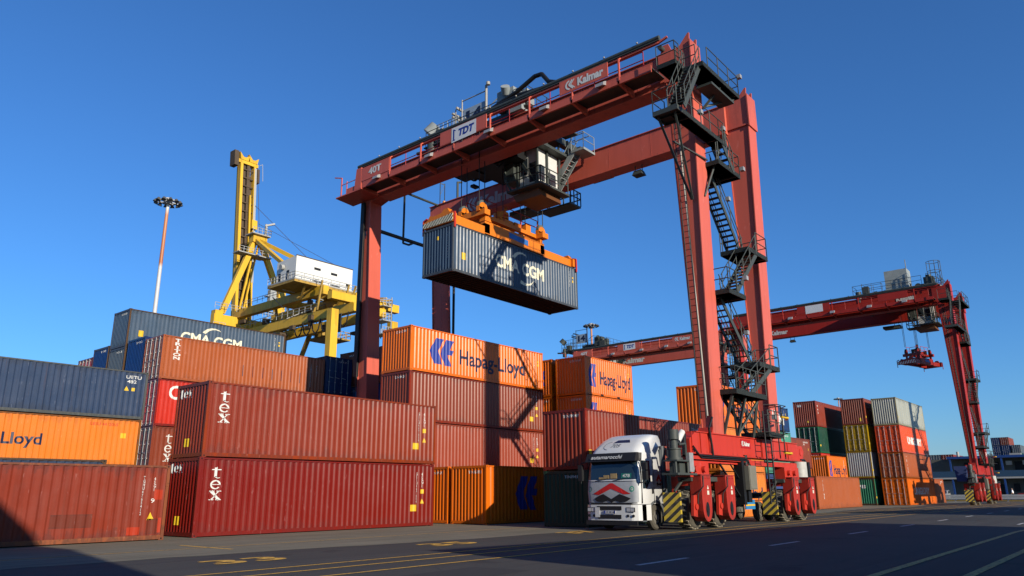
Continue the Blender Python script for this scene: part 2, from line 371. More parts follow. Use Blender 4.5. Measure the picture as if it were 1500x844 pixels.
P = lambda n, c, **k: paint('paint_'+n, c, **k)
BR1 = P('dark_red', (.135, .007, .004), raw=True, grime=.2, rust=.03, fade=.15); BR2 = P('brown_red', (.175, .024, .010), raw=True, grime=.3, rust=.10, fade=.35); BR3 = P('brown', (.165, .030, .012), raw=True, grime=.3, rust=.15, fade=.3)
BR4 = P('rose_brown', (.215, .038, .018), raw=True, grime=.25, rust=.05, fade=.3); RED_A = P('patched_red', (.17, .024, .011), raw=True, grime=.45, rust=.3, fade=.5, dent=.15)
OR = P('orange', (.55, .108, .003), raw=True, grime=.15, rust=.06, fade=.12); OR2 = P('faded_orange', (.54, .145, .016), raw=True, grime=.22, rust=.12, fade=.2); TER = P('terracotta', (.28, .068, .020), raw=True, grime=.25, rust=.12, fade=.35)
BL = P('navy_blue', (.022, .038, .078), raw=True, grime=.4, rust=.10, fade=.55, dent=.1); BL2 = P('blue_grey', (.045, .072, .11), raw=True, grime=.45, rust=.12, fade=.6); BL3 = P('deep_blue', (.035, .06, .17), grime=.25, rust=.05)
GR = P('dark_green', (.018, .06, .04), grime=.3, rust=.1); GR2 = P('green', (.05, .20, .12), grime=.3, rust=.1); TEAL = P('teal', (.12, .32, .24), grime=.3, rust=.1)
GY = P('grey', (.33, .34, .33), grime=.35, rust=.12); GY2 = P('light_grey', (.42, .43, .42), grime=.3, rust=.1); CRED = P('bright_red', (.40, .022, .012), raw=True, grime=.2, rust=.05)
YE = P('mustard', (.42, .29, .06), grime=.35, rust=.3); UNI = P('vivid_orange', (.52, .055, .008), raw=True, grime=.2, rust=.12); AMB = P('amber', (.78, .26, .02), grime=.2, rust=.15)
RUST = P('rusty_frame', (.30, .13, .05), grime=.5, rust=.75); DBR = P('door_red', (.17, .03, .02), grime=.4, rust=.25); GYB = P('dark_grey', (.11, .13, .15), grime=.4, rust=.15)
DKF = P('dark_rusty_frame', (.10, .06, .035), grime=.4, rust=.5)
c = container
PATCH_D = paint('repaint_brown', (.115, .022, .012), raw=True, grime=.3, rust=.1); PATCH_R = paint('repaint_red', (.30, .028, .010), raw=True, grime=.2, rust=.05)
G1 = 'containers stacked along the edge of the truck lane'
c('shipping_container', 'scuffed brown red container with repainted patches, on the ground at far left partly in shadow', 1.01, 27.0, 0, H=2.54, mat=RED_A, fmat=P('rust_orange_frame', (.19, .055, .022), raw=True, grime=.5, rust=.7), pitch=.29, marks=lambda L, H: [code(L-.92, .85, 2.15, 'TGHU4765412', .09), code(L-.52, 1.65, 2.12, '45G1', .07), code(L-.56, 1.25, 1.4, '9', .12), tri(L-.66, .68, .26)]+[(fit(polys_bm([[(0, 0), (1, 0), (1, 1), (0, 1)]]), *q), m_) for q, m_ in (((8.5, 9.75, .5, .92), PATCH_D), ((10.9, 11.35, .2, .46), PATCH_R), ((11.55, 11.95, .22, .72), PATCH_D), ((11.72, 12.02, 1.35, 1.7), PATCH_R), ((11.96, 12.06, .25, .75), PATCH_R))])
c('shipping_container', 'dark blue container showing only its top rail above the scuffed red one', -.1, 29.75, 0, H=2.80, mat=BL, fmat=DKF)
c('shipping_container', 'weathered orange container with dark Lloyd lettering under the blue one at far left', 6.25, 41.6, 2.95, H=2.52, mat=OR2, fmat=RUST, pitch=.28, marks=lambda L, H: [(fit(text_bm('Hapag-Lloyd', .025), 3.4, 7.5, H*.33, H*.62), M_NAVY), (fit(text_bm('GESU 4412065', 0), L-2.6, L-1.2, H*.84, H*.90), M_RED), sticker(L-1.0, H*.6, .28, .26)])
c('shipping_container', 'long navy blue container with scraped lower edge resting on the orange one at far left', 6.32, 41.6, 5.475, H=2.59, mat=BL, fmat=P('grey_blue_frame', (.10, .105, .10), grime=.4, rust=.35), pitch=.29, marks=lambda L, H: [(fit(text_bm('UETU\n 482', .01), L-1.15, L-.35, H*.74, H*.90), M_WHITE), tri(L-1.2, H*.58, .25), sticker(L-.8, H*.58, .16, .18)])
c('shipping_container', 'lowest brown container under the weathered orange one behind the far left row', 6.25, 41.6, 0, H=2.94, mat=BR3)
c('shipping_container', 'dark red container with tall white lettering standing on the ground in front', 14.41, 27.3, 0, H=2.89, mat=BR1, marks=m_tex, logo_end=e_tex, under=True, group=G1)
c('shipping_container', 'faded brown red container with white lettering on top of the dark red one in front', 14.50, 27.34, 2.892, H=2.89, mat=BR2, fmat=P('brown_rusty_frame', (.30, .085, .05), grime=.4, rust=.45), marks=m_tex, logo_end=e_tex, under=True, group=G1)
G2 = 'containers in the tall stack with door ends facing left'
c('shipping_container', 'lowest brown container in the stack below the terracotta one, mostly hidden', 21.1, 46, 0, H=2.79, mat=BR3, door=True, group=G2)
c('shipping_container', 'brown container with small white tex lettering and door end, under the bright red one', 21.1, 46, 2.795, H=2.81, mat=BR3, fmat=BR3, door=True, marks=lambda L, H: [(fit(serif_tex(), .85, 1.35, H*.25, H*.85), M_WHITE)], group=G2)
c('shipping_container', 'bright red container with white letters and door end, between terracotta and brown ones', 21.1, 46, 5.61, H=2.895, mat=CRED, fmat=P('brown_door_frame', (.26, .055, .035), rust=.3), door=True, marks=m_cai, group=G2)
c('shipping_container', 'terracotta container with vertical white serif lettering and door end on top of its stack', 21.1, 46, 8.51, H=2.77, mat=TER, fmat=TER, door=True, marks=m_triton, group=G2)
c('shipping_container', 'deep blue container end squeezed between terracotta door end and grey stack', 21.15, 48.65, 8.75, H=2.79, mat=BL3, fmat=BL3)
c('shipping_container', 'weathered grey container end directly under the topmost blue grey container', 21.1, 51.4, 8.5, H=2.72, mat=GYB, fmat=DKF)
c('shipping_container', 'weathered blue grey container with cream letters and swoosh, topmost of the left stacks', 21.1, 51.4, 11.23, H=2.62, mat=BL2, fmat=DKF, marks=m_cma_low)
c('shipping_container', 'dark blue container end left of the weathered grey one', 21.1, 54.05, 8.9, H=2.7, mat=BL3, fmat=DKF)
c('shipping_container', 'reddish container with door rods, farthest left end of the upper left stacks', 21.1, 56.6, 8.5, H=2.6, mat=CRED, fmat=DBR, door=True)
c('shipping_container', 'dark blue container with door end facing the lane, right of the terracotta one', 35.95, 46.15, 8.75, H=2.85, mat=P('navy_doors', (.02, .05, .13)), door=True, rot=R(90), farend=True)
c('shipping_container', 'dark brown container end right of the blue door end behind the left crane leg', 36.5, 46.0, 9.6, H=2.8, mat=BR3)
c('shipping_container', 'dark brown container end just left of the logo container behind the left crane leg', 36.5, 43.4, 9.6, H=2.8, mat=BR3)
c('shipping_container', 'blue container end under the dark brown ends behind the left crane leg', 36.5, 46.0, 6.9, H=2.65, mat=P('azure', (.03, .12, .25)))
c('shipping_container', 'dark blue container end low behind the left crane leg', 36.5, 43.4, 6.9, H=2.65, mat=BL3)
c('shipping_container', 'dark red container end with door rods low under the dark blue door end', 33.5, 48.7, 5.9, H=2.8, mat=DBR, door=True)
G3 = 'containers in the stack topped by the orange logo container'
c('shipping_container', 'lowest brown container behind the two orange ones on the ground', 28.0, 30.8, 0, H=2.75, mat=BR3, group=G3)
c('shipping_container', 'rose brown container, third from top in the stack under the large blue logo', 28.0, 30.8, 2.76, H=2.62, mat=BR4, group=G3, marks=idmarks)
c('shipping_container', 'brown container directly under the orange one with large blue logo', 28.0, 30.8, 5.385, H=2.79, mat=BR3, fmat=P('brown_frame', (.27, .07, .045), rust=.4), group=G3, marks=idmarks, under=True)
c('shipping_container', 'long orange container with large blue arrow logo and dark lettering topping the middle stack', 28.0, 30.8, 8.18, H=2.59, mat=OR, group=G3, marks=m_hapag, under=True)
c('shipping_container', 'orange container end on the ground wedged beside the dark red stack', 28.62, 28.32, 0, H=2.87, mat=OR)
c('shipping_container', 'orange container on the ground with shaded blue logo, right of the front red stack', 28.62, 25.62, 0, H=2.87, mat=OR, marks=lambda L, H: m_hapag(L, H, 2.3, 1.9, 5.0, 10.6), under=True)
c('shipping_container', 'dark green container on the ground under the brown red one behind the white truck', 28.4, 19.4, 0, H=2.46, mat=GR)
c('shipping_container', 'brown red container above the green one, behind and above the white truck cab', 28.4, 19.4, 2.48, H=2.74, mat=BR2, fmat=P('brown_frame2', (.24, .055, .035), rust=.35), pitch=.27, under=True)
G4 = 'short orange containers stacked behind the truck cab'
h20 = dict(L=6.058, pitch=.27)
c('shipping_container', 'short orange container with blue logo and dark lettering topping the stack above the truck cab', 41.1, 27.95, 7.82, H=2.6, mat=OR, group=G4, marks=m_hapag20, pocket=True, **h20)
c('shipping_container', 'short orange container under the one with logo above the truck cab', 41.1, 27.95, 5.22, H=2.59, mat=OR, group=G4, marks=m_hapag20, pocket=True, **h20)
c('shipping_container', 'shaded orange container end between the middle stack and the short orange stack', 41.2, 30.8, 7.9, H=2.6, mat=OR, logo_end=lambda H: [(fit(arrow_logo(), .9, 1.9, H*.3, H*.7), M_BLUE)], **h20)
c('shipping_container', 'lower shaded orange container end between the middle stack and the short orange stack', 41.2, 30.8, 5.3, H=2.59, mat=OR, **h20)
c('shipping_container', 'upper bright red container with white letters peeking out right of the short orange stack', 42.32, 30.9, 7.05, H=2.62, L=6.058, mat=CRED, fmat=CRED, marks=m_line('D D', 4.3, 6.0, .3, .6))
c('shipping_container', 'lower bright red container peeking out right of the short orange stack', 42.32, 30.9, 4.4, H=2.62, L=6.058, mat=CRED, marks=m_line('T', 5.4, 5.95, .7, .85))
G5 = 'orange containers stacked between the near crane legs'
c('shipping_container', 'topmost orange container of the stack seen between the two near crane legs', 41.4, 19.05, 5.2, H=2.5, L=6.6, mat=OR, group=G5, marks=lambda L, H: m_hapag(L, H, .25, 1.1, 1.7, 6.2))
c('shipping_container', 'middle orange container of the stack seen between the two near crane legs', 41.4, 19.05, 2.62, H=2.57, L=6.6, mat=OR2, group=G5, pocket=True)
c('shipping_container', 'lowest orange container with dark lettering seen under the near crane beam', 41.4, 19.05, .0, H=2.61, L=6.6, mat=OR2, group=G5, marks=lambda L, H: [(fit(text_bm('Hapag-Lloyd', .022), 1.4, 6.0, H*.34, H*.66), M_NAVY)])
c('shipping_container', 'royal blue container on the ground right of the lowest orange one behind the crane wheels', 48.9, 19.3, 0, H=2.6, L=6.058, mat=P('royal_blue', (.025, .05, .15), raw=True), marks=lambda L, H: [sticker(.5, H*.6, .35, .35)])
c('shipping_container', 'teal container on top of the royal blue one behind the crane wheels', 48.9, 19.3, 2.62, H=2.0, L=6.058, mat=TEAL)
c('shipping_container', 'dark blue container with white letters just right of the far near-side crane leg', 56.0, 22.2, 6.15, H=1.9, L=6.0, mat=P('navy_doors', (.02, .05, .13)), marks=m_line('CM', 2.6, 5.0, .25, .7, None, .05))
c('shipping_container', 'teal container under the dark blue one right of the near crane leg', 56.0, 22.2, 3.5, H=2.6, L=6.058, mat=TEAL)
c('shipping_container', 'brown container beside the teal one right of the near crane leg', 62.5, 22.9, 3.4, H=2.5, L=6.058, mat=BR3)
G6 = 'container stacks beyond the near crane on the right'
c('shipping_container', 'long terracotta container on the ground in front of the right stacks', 66, 21.84, 0, H=2.72, mat=TER, group=G6, marks=lambda L, H: [code(1.5, H*.3, H*.86, 'TRITON', .25), code(L-.9, .4, 1.6, 'TC784', .1)])
c('shipping_container', 'short orange container with small logo on top of the long terracotta one', 77.3, 24.32, 2.3, H=2.58, mat=OR, group=G6, marks=m_hapag20, **h20)
c('shipping_container', 'bright red container end under the dark green door end', 84, 27, 2.75, H=2.7, mat=CRED, group=G6)
c('shipping_container', 'dark green container with four pale door rods under the topmost brown red one', 84, 27, 5.46, H=2.78, mat=GR, door=True, group=G6, fmat=P('green_frame', (.04, .16, .08)))
c('shipping_container', 'brown red container topping the stack over the dark green doors', 84, 27, 8.25, H=2.8, mat=BR2, group=G6, logo_end=lambda H: [(fit(text_bm('tex', .03), .35, .95, H*.78, H*.90), M_WHITE), (fit(polys_bm([[(0, 0), (1, 0), (1, 1), (0, 1)]]), 1.35, 1.55, .45, .65), M_YEL)], marks=lambda L, H: [code(.6, H*.5, H*.85, 'tex', .3)])
c('shipping_container', 'green container end with white letters on the ground between terracotta and amber ones', 86.6, 22.72, 0, H=2.78, mat=GR2, group=G6, fmat=DKF, logo_end=lambda H: [(fit(text_bm('WES', .05), .8, 1.5, H*.62, H*.75), M_WHITE)])
c('shipping_container', 'pale grey ribbed container end above the green one', 86.6, 22.72, 2.79, H=2.78, mat=GY2, group=G6, fmat=YE)
c('shipping_container', 'mustard container with rusty door end below the brown one', 86.6, 22.72, 5.575, H=2.80, mat=YE, group=G6, door=True)
c('shipping_container', 'brown container with yellow sticker topping the stack over the mustard doors', 86.6, 22.72, 8.385, H=2.82, mat=BR3, group=G6, logo_end=lambda H: [(fit(polys_bm([[(0, 0), (1, 0), (1, 1), (0, 1)]]), 1.75, 1.98, .35, .7), M_YEL)])
G7 = 'containers in the rightmost near stack'
c('shipping_container', 'amber container with door end and white letters on the ground of the rightmost near stack', 86.87, 19.6, 0, H=2.71, mat=AMB, door=True, group=G7, marks=m_line('UNIGLORY', 2.6, 9.6, .38, .66))
c('shipping_container', 'terracotta container with brown doors above the amber one', 86.87, 19.6, 2.72, H=2.6, mat=TER, door=True, group=G7, fmat=P('tan_frame', (.4, .15, .07), rust=.3), marks=lambda L, H: [code(1.0, H*.2, H*.85, 'TRITON', .35)])
c('shipping_container', 'vivid orange container with white block letters under the light grey one', 86.87, 19.6, 5.33, H=2.82, mat=UNI, door=True, group=G7, marks=m_line('UNIGLORY', 2.8, 9.2, .33, .62, None, .06))
c('shipping_container', 'light grey smooth container topping the rightmost near stack', 86.87, 19.6, 8.16, H=2.9, mat=P('pale_grey', (.45, .46, .40), grime=.4, rust=.15), fmat=P('ochre_frame', (.40, .36, .22), rust=.3), group=G7, pitch=.9)
c('shipping_container', 'reddish container sliver standing behind the rightmost near stack', 99.4, 19.8, 0, H=2.8, L=6.058, mat=TER)
# ------------------------------------------------------------------ ground, road, markings
def asphalt():
    mt, nt, p = newmat('asphalt'); co = coords(nt, False)
    n1 = N(nt, 'ShaderNodeTexNoise', Scale=.16, Detail=7, Roughness=.65); nt.links.new(co, n1.inputs['Vector'])
    n2 = N(nt, 'ShaderNodeTexNoise', Scale=38, Detail=4, Roughness=.8); nt.links.new(co, n2.inputs['Vector'])
    n3 = N(nt, 'ShaderNodeTexNoise', Scale=1.0, Detail=6, Roughness=.7); nt.links.new(coords(nt, False, (.06, 2.4, 1)), n3.inputs['Vector'])
    c = mixc(nt, ramp(nt, n1.outputs[0], .35, .7), (.033, .032, .028), (.049, .047, .041))
    c = mixc(nt, ramp(nt, n3.outputs[0], .50, .66, (0, 0, 0, 1), (.65,)*3+(1,)), c, (.022, .022, .023))
    c = mixc(nt, ramp(nt, n2.outputs[0], .35, .75, (0, 0, 0, 1), (.35,)*3+(1,)), c, (.11, .105, .10))
    n7 = N(nt, 'ShaderNodeTexNoise', Scale=.55, Detail=2, Roughness=.5); nt.links.new(co, n7.inputs['Vector'])
    c = mixc(nt, ramp(nt, n7.outputs[0], .66, .70, (0, 0, 0, 1), (.55,)*3+(1,)), c, (.022, .021, .021))
    n8 = N(nt, 'ShaderNodeTexNoise', Scale=1.0, Detail=5, Roughness=.65); nt.links.new(coords(nt, False, (.05, 3.0, 1)), n8.inputs['Vector'])
    c = mixc(nt, ramp(nt, n8.outputs[0], .58, .66, (0, 0, 0, 1), (.45,)*3+(1,)), c, (.085, .08, .072))
    vo = N(nt, 'ShaderNodeTexVoronoi', Scale=.30); vo.feature = 'DISTANCE_TO_EDGE'
    nw = N(nt, 'ShaderNodeTexNoise', Scale=.8, Detail=4); nt.links.new(co, nw.inputs['Vector'])
    va = nt.nodes.new('ShaderNodeMixRGB'); va.blend_type = 'ADD'; va.inputs[0].default_value = 1.2; nt.links.new(co, va.inputs[1]); nt.links.new(nw.outputs['Color'], va.inputs[2]); nt.links.new(va.outputs[0], vo.inputs['Vector'])
    c = mixc(nt, ramp(nt, vo.outputs['Distance'], .001, .006, (.55,)*3+(1,), (0, 0, 0, 1)), c, (.018, .018, .018))
    nt.links.new(c, p.inputs['Base Color']); p.inputs['Roughness'].default_value = .85; p.inputs['Specular IOR Level'].default_value = .25
    b = nt.nodes.new('ShaderNodeBump'); b.inputs['Strength'].default_value = .35; b.inputs['Distance'].default_value = .01; nt.links.new(n2.outputs[0], b.inputs['Height']); nt.links.new(b.outputs[0], p.inputs['Normal'])
    return mt
def yardmat():
    mt, nt, p = newmat('worn_yard_paving'); co = coords(nt, False)
    n1 = N(nt, 'ShaderNodeTexNoise', Scale=.35, Detail=8, Roughness=.7); nt.links.new(co, n1.inputs['Vector'])
    n2 = N(nt, 'ShaderNodeTexNoise', Scale=30, Detail=4, Roughness=.8); nt.links.new(co, n2.inputs['Vector'])
    n3 = N(nt, 'ShaderNodeTexNoise', Scale=1.0, Detail=7, Roughness=.7); nt.links.new(coords(nt, False, (.1, 2.2, 1)), n3.inputs['Vector'])
    c = mixc(nt, ramp(nt, n1.outputs[0], .35, .7), (.135, .125, .088), (.19, .17, .125))
    c = mixc(nt, ramp(nt, n3.outputs[0], .46, .64, (0, 0, 0, 1), (.75,)*3+(1,)), c, (.08, .074, .058))
    c = mixc(nt, ramp(nt, n2.outputs[0], .4, .75, (0, 0, 0, 1), (.4,)*3+(1,)), c, (.23, .21, .165))
    nt.links.new(c, p.inputs['Base Color']); p.inputs['Roughness'].default_value = .9; p.inputs['Specular IOR Level'].default_value = .2
    b = nt.nodes.new('ShaderNodeBump'); b.inputs['Strength'].default_value = .3; b.inputs['Distance'].default_value = .01; nt.links.new(n2.outputs[0], b.inputs['Height']); nt.links.new(b.outputs[0], p.inputs['Normal'])
    return mt
def worn(name, col, thr=.45):
    col = tuple(q*.68 for q in col); mt, nt, p = newmat(name); co = coords(nt, False)
    n1 = N(nt, 'ShaderNodeTexNoise', Scale=9, Detail=8, Roughness=.75); nt.links.new(co, n1.inputs['Vector'])
    c = mixc(nt, ramp(nt, n1.outputs[0], thr, thr+.12), (.055, .053, .048), col)
    nt.links.new(c, p.inputs['Base Color']); p.inputs['Roughness'].default_value = .8; return mt
ASPH = asphalt(); YARD = yardmat()
g = MB(); g.add([(-900, -600, -.008), (2500, -600, -.008), (2500, 2500, -.008), (-900, 2500, -.008)], [(0, 1, 2, 3)])
struct(g.build('ground', ASPH, fixn=False))
# the yard paving beside the stacks has an irregular worn edge
pts = []; x = -60
while x < 132:
    pts.append((x, 18.6+.5*math.sin(x*.21)+random.uniform(-.15, .15))); x += .8
y = MB(); n = len(pts); vs = [(a, b, -.004) for a, b in pts]+[(a, 80, -.004) for a, b in pts]
y.add(vs, [(i, i+1, n+i+1, n+i) for i in range(n-1)]); struct(y.build('yard_paving', YARD, fixn=False))
YL = worn('worn_yellow_line', (.95, .52, .06), .36); YL2 = worn('dusty_yellow_line', (.70, .50, .14), .40); WL = worn('worn_white_line', (.62, .62, .60), .33)
l = MB()
def strip(l, x0, x1, y0, w, z=0.0, dy=0): 
    n = 24; vs = []
    for i in range(n+1):
        t = i/n; x = x0+(x1-x0)*t; yy = y0+dy*t; vs += [(x, yy-w/2, z), (x, yy+w/2, z)]
    l.add(vs, [(2*i, 2*i+2, 2*i+3, 2*i+1) for i in range(n)])
for yy in (14.38, 13.45, 12.25): strip(l, -10, 120, yy, .10)
for yy, x0, x1 in ((16.6, 46, 70), (17.6, 52, 80), (15.8, 56, 90), (11.2, 60, 112)): strip(l, x0, x1, yy, .12)
strip(l, 12.0, 12.12, 22.0, 3.0); strip(l, 6, 30, 21.7, .07, dy=.4)
struct(l.build('yellow_lane_lines', YL, fixn=False))
PT = plain('asphalt_patch', (.045, .044, .043), .9, noise=.3, scale=8)
for i, (x0, x1, y0, y1) in enumerate(((9.5, 12.2, 9.6, 11.2), (17.0, 21.0, 10.2, 11.0), (44, 49, 7.0, 10.0), (60, 70, 4.0, 6.2))):
    pm = MB(); pm.add([(x0, y0, -.004), (x1, y0+.15, -.004), (x1-.1, y1, -.004), (x0+.1, y1-.1, -.004)], [(0, 1, 2, 3)]); struct(pm.build('asphalt_patch', PT, fixn=False))
l = MB(); strip(l, 5, 33, 4.15, .17); strip(l, 33, 90, 4.15, .17, dy=-2.6); strip(l, 5, 90, 2.85, .17, dy=-.3)
struct(l.build('road_edge_lines', YL2, fixn=False))
l = MB(); x = 14.33-7.2*2
while x < 118: strip(l, x, x+2.25, 8.6, .13); x += 7.2
x = 40
while x < 118: strip(l, x, x+2.0, 4.9, .12); x += 8
struct(l.build('white_lane_dashes', WL, fixn=False))
for i, (body, cx, cy) in enumerate((('33', 10.2, 16.75), ('35', 17.2, 16.95), ('37', 25.0, 17.55))):
    bm = fit(text_bm(body, .02), cx-.95, cx+.95, cy-.55, cy+.55)
    o = lay(bm, lambda u, v: (u, v, .001), 'painted_number', YL, None); struct(o)
# ------------------------------------------------------------------ rubber tyred gantry crane (built once, then copied)
O = (35.2, 14.8, 0)
CR = paint('crane_salmon_red', (.46, .090, .058), raw=True, rough=.42, grime=.20, rust=.05, fade=.3, scale=.35)
CR2 = paint('crane_signal_red', (.40, .028, .014), raw=True, rough=.42, grime=.28, rust=.10, fade=.12, scale=.6)
CR3 = paint('crane_dusty_red', (.30, .022, .013), raw=True, rough=.5, grime=.55, rust=.2, fade=.15, scale=.9)
BK = plain('dark_green_steel', (.058, .068, .062), .55, noise=.3); BK2 = plain('black_steel', (.012, .012, .013), .5, noise=.3)
PIPE = plain('pale_conduit', (.38, .36, .32), .4); CABIN = plain('machine_grey', (.30, .33, .33), .5, noise=.3, scale=2); TYRE = plain('tyre_rubber', (.085, .077, .060), .85, noise=.5, scale=5)
RIM = plain('wheel_rim_grey', (.16, .15, .13), .6); GLASS = glassmat('dark_glass'); CWHITE = plain('cab_white', (.70, .70, .66), .4)
TREAD = plain('dusty_tread', (.34, .30, .22), .9, noise=.5, scale=9)
def stripes(name, axis=(0, 1, 1), sc=2.4, c1=(.62, .42, .02), c2=(.012, .012, .012)):
    mt, nt, p = newmat(name); tc = nt.nodes.new('ShaderNodeTexCoord'); sx = nt.nodes.new('ShaderNodeSeparateXYZ'); nt.links.new(tc.outputs['Object'], sx.inputs[0])
    acc = None
    for i, a in enumerate(axis):
        if a == 0: continue
        mu = nt.nodes.new('ShaderNodeMath'); mu.operation = 'MULTIPLY'; mu.inputs[1].default_value = a*sc; nt.links.new(sx.outputs[i], mu.inputs[0])
        if acc is None: acc = mu.outputs[0]
        else:
            ad = nt.nodes.new('ShaderNodeMath'); nt.links.new(acc, ad.inputs[0]); nt.links.new(mu.outputs[0], ad.inputs[1]); acc = ad.outputs[0]
    fr = nt.nodes.new('ShaderNodeMath'); fr.operation = 'FRACT'; nt.links.new(acc, fr.inputs[0])
    gt = nt.nodes.new('ShaderNodeMath'); gt.operation = 'GREATER_THAN'; gt.inputs[1].default_value = .5; nt.links.new(fr.outputs[0], gt.inputs[0])
    ns = N(nt, 'ShaderNodeTexNoise', Scale=4, Detail=6); nt.links.new(tc.outputs['Object'], ns.inputs['Vector'])
    c = mixc(nt, gt.outputs[0], c2, c1); c = mixc(nt, ramp(nt, ns.outputs[0], .5, .75, (0, 0, 0, 1), (.5, .5, .5, 1)), c, (.12, .09, .05))
    nt.links.new(c, p.inputs['Base Color']); p.inputs['Roughness'].default_value = .6; return mt
HAZ = stripes('hazard_stripes', (0, 1, 1.15), 2.6, (.36, .26, .02), (.012, .012, .012))
crane = thing('gantry_crane', 'near salmon red rubber tyred gantry crane spanning the stacks, holding a blue container', 'gantry crane', O)
crane['group'] = 'red gantry cranes'
def M(): return MB(O)
def rail_path(mb, pts, h=1.1, n=None, r=.025, mi=0, posts=True):
    """handrail with top and mid rail along pts"""
    for a, b in zip(pts[:-1], pts[1:]):
        a, b = Vector(a), Vector(b); L = (b-a).length; k = n or max(1, round(L/1.1))
        for q in (h, h*.52): mb.cyl(a+Vector((0, 0, q)), b+Vector((0, 0, q)), r, 6, mi)
        if posts:
            for i in range(k+1): p = a+(b-a)*i/k; mb.cyl(p, p+Vector((0, 0, h)), r, 6, mi)
# --- legs
def leg(x0, x1, xt0, xt1, yb, ybi, yt, yti, z0, z1, s=1):
    m_ = M(); fl = .035
    m_.hexa([(x0+fl, yb+s*.05, z0), (x1-fl, yb+s*.05, z0), (x1-fl, ybi, z0), (x0+fl, ybi, z0), (xt0+fl, yt+s*.05, z1), (xt1-fl, yt+s*.05, z1), (xt1-fl, yti, z1), (xt0+fl, yti, z1)])
    m_.hexa([(x0-fl, yb, z0), (x1+fl, yb, z0), (x1+fl, yb+s*.05, z0), (x0-fl, yb+s*.05, z0), (xt0-fl, yt, z1), (xt1+fl, yt, z1), (xt1+fl, yt+s*.05, z1), (xt0-fl, yt+s*.05, z1)])
    m_.hexa([(x0-fl, ybi+s*.0, z0), (x1+fl, ybi, z0), (x1+fl, ybi+s*.04, z0), (x0-fl, ybi+s*.04, z0), (xt0-fl, yti, z1), (xt1+fl, yti, z1), (xt1+fl, yti+s*.04, z1), (xt0-fl, yti+s*.04, z1)])
    return m_
for i, (x0, x1, a, b) in enumerate(((31.0, 32.15, 31.08, 32.0), (37.65, 38.75, 38.1, 39.05))):
    lg = leg(x0, x1, a, b, 14.42, 14.92, 14.12, 15.5, 3.9, 21.7)
    # head of the leg where the girder lands, with lifting lug and sheave
    lg.box(a-.02, b+.02, 14.10, 15.9, 21.7, 23.35); lg.box(a-.1, b+.1, 14.04, 14.10, 21.5, 23.5); lg.box(a-.06, b+.06, 14.05, 15.6, 21.6, 21.69)
    lg.prism([(14.15, 23.35), (14.75, 23.35), (14.2, 23.95), (14.12, 23.95)], 0, a+.02, a+.1); lg.prism([(14.15, 23.35), (14.75, 23.35), (14.2, 23.95), (14.12, 23.95)], 0, b-.1, b-.02)
    lg.prism([(15.2, 23.35), (16.0, 23.35), (15.75, 24.0), (15.45, 24.0)], 0, a+.3, a+.4)
    lg.build('leg', CR, crane)
    bf = M(); bf.cyl((a+.35, 15.75, 23.75), (a-.05, 15.75, 23.75), .13, 10); bf.build('end_buffer', BK, crane)
for (x0, x1) in ((31.05, 32.0), (37.95, 38.85)):
    leg(x0, x1, x0, x1, 38.05, 38.95, 38.7, 39.65, 3.0, 21.5).build('leg', CR, crane)
    s_ = M(); s_.cyl((x0+.15, 38.9, 2.6), (x0+.15, 38.9, 3.0), .3, 10); s_.build('leg_foot', CR, crane)
# big numbers painted on the leg faces
def on_negY(y, off=.012): return lambda u, v: (u-O[0], y-off-O[1], v)
def on_negX(x, off=.012): return lambda u, v: (x-off-O[0], -u-O[1], v)     # u = -y
lay(fit(text_bm('14', .04), 37.98, 38.52, 5.0, 5.75), on_negY(14.405), 'number', M_WHITE, crane)
lay(fit(text_bm('14', .03), -15.05, -14.45, 19.0, 19.8), on_negX(31.06), 'number', M_NAVY, crane)
lay(fit(text_bm('14', .03), -39.5, -38.95, 18.6, 19.3), on_negX(31.04), 'number', M_NAVY, crane)
# --- girders
def girder(xa, xb, zt, zb):
    g_ = M(); fl = .04
    prof = [(15.4, zb), (37.9, zb), (38.75, zb-.22), (38.75, zb-.3), (39.8, zb-.3), (39.8, zt), (15.4, zt)]
    g_.prism([(y, z) for y, z in prof], 0, xa+fl, xb-fl)
    yy = 17.2
    while yy < 39: g_.box(xa+fl-.006, xa+fl-.001, yy, yy+.025, zb+.02, zt-.02); yy += 3.05
    yy = 16.0
    while yy < 39.4: g_.box(xa+fl-.012, xa+fl-.002, yy, yy+.035, zb+.08, zb+.115); g_.box(xa+fl-.012, xa+fl-.002, yy, yy+.035, zt-.12, zt-.085); yy += .41 if int(yy*2) % 6 else 1.3
    g_.box(xa-fl, xb+fl, 15.4, 39.85, zt, zt+.05); g_.box(xa-fl, xb+fl, 15.4, 37.9, zb-.05, zb)
    return g_
girder(31.1, 32.1, 23.25, 21.45).build('girder', CR, crane)
g2 = girder(37.8, 38.8, 23.1, 21.4).build('girder', CR, crane)
tr = M(); tr.box(31.5, 31.7, 15.6, 39.7, 23.3, 23.42); tr.box(38.2, 38.4, 15.6, 39.7, 23.15, 23.3); tr.build('trolley_rail', BK, crane)
lay(join_bm(fit(k_logo(), -35.7, -34.75, 21.7, 22.75), fit(text_bm('Kalmar', .05), -34.55, -30.5, 21.72, 22.62)), on_negX(37.84), 'lettering', M_WHITE, crane)
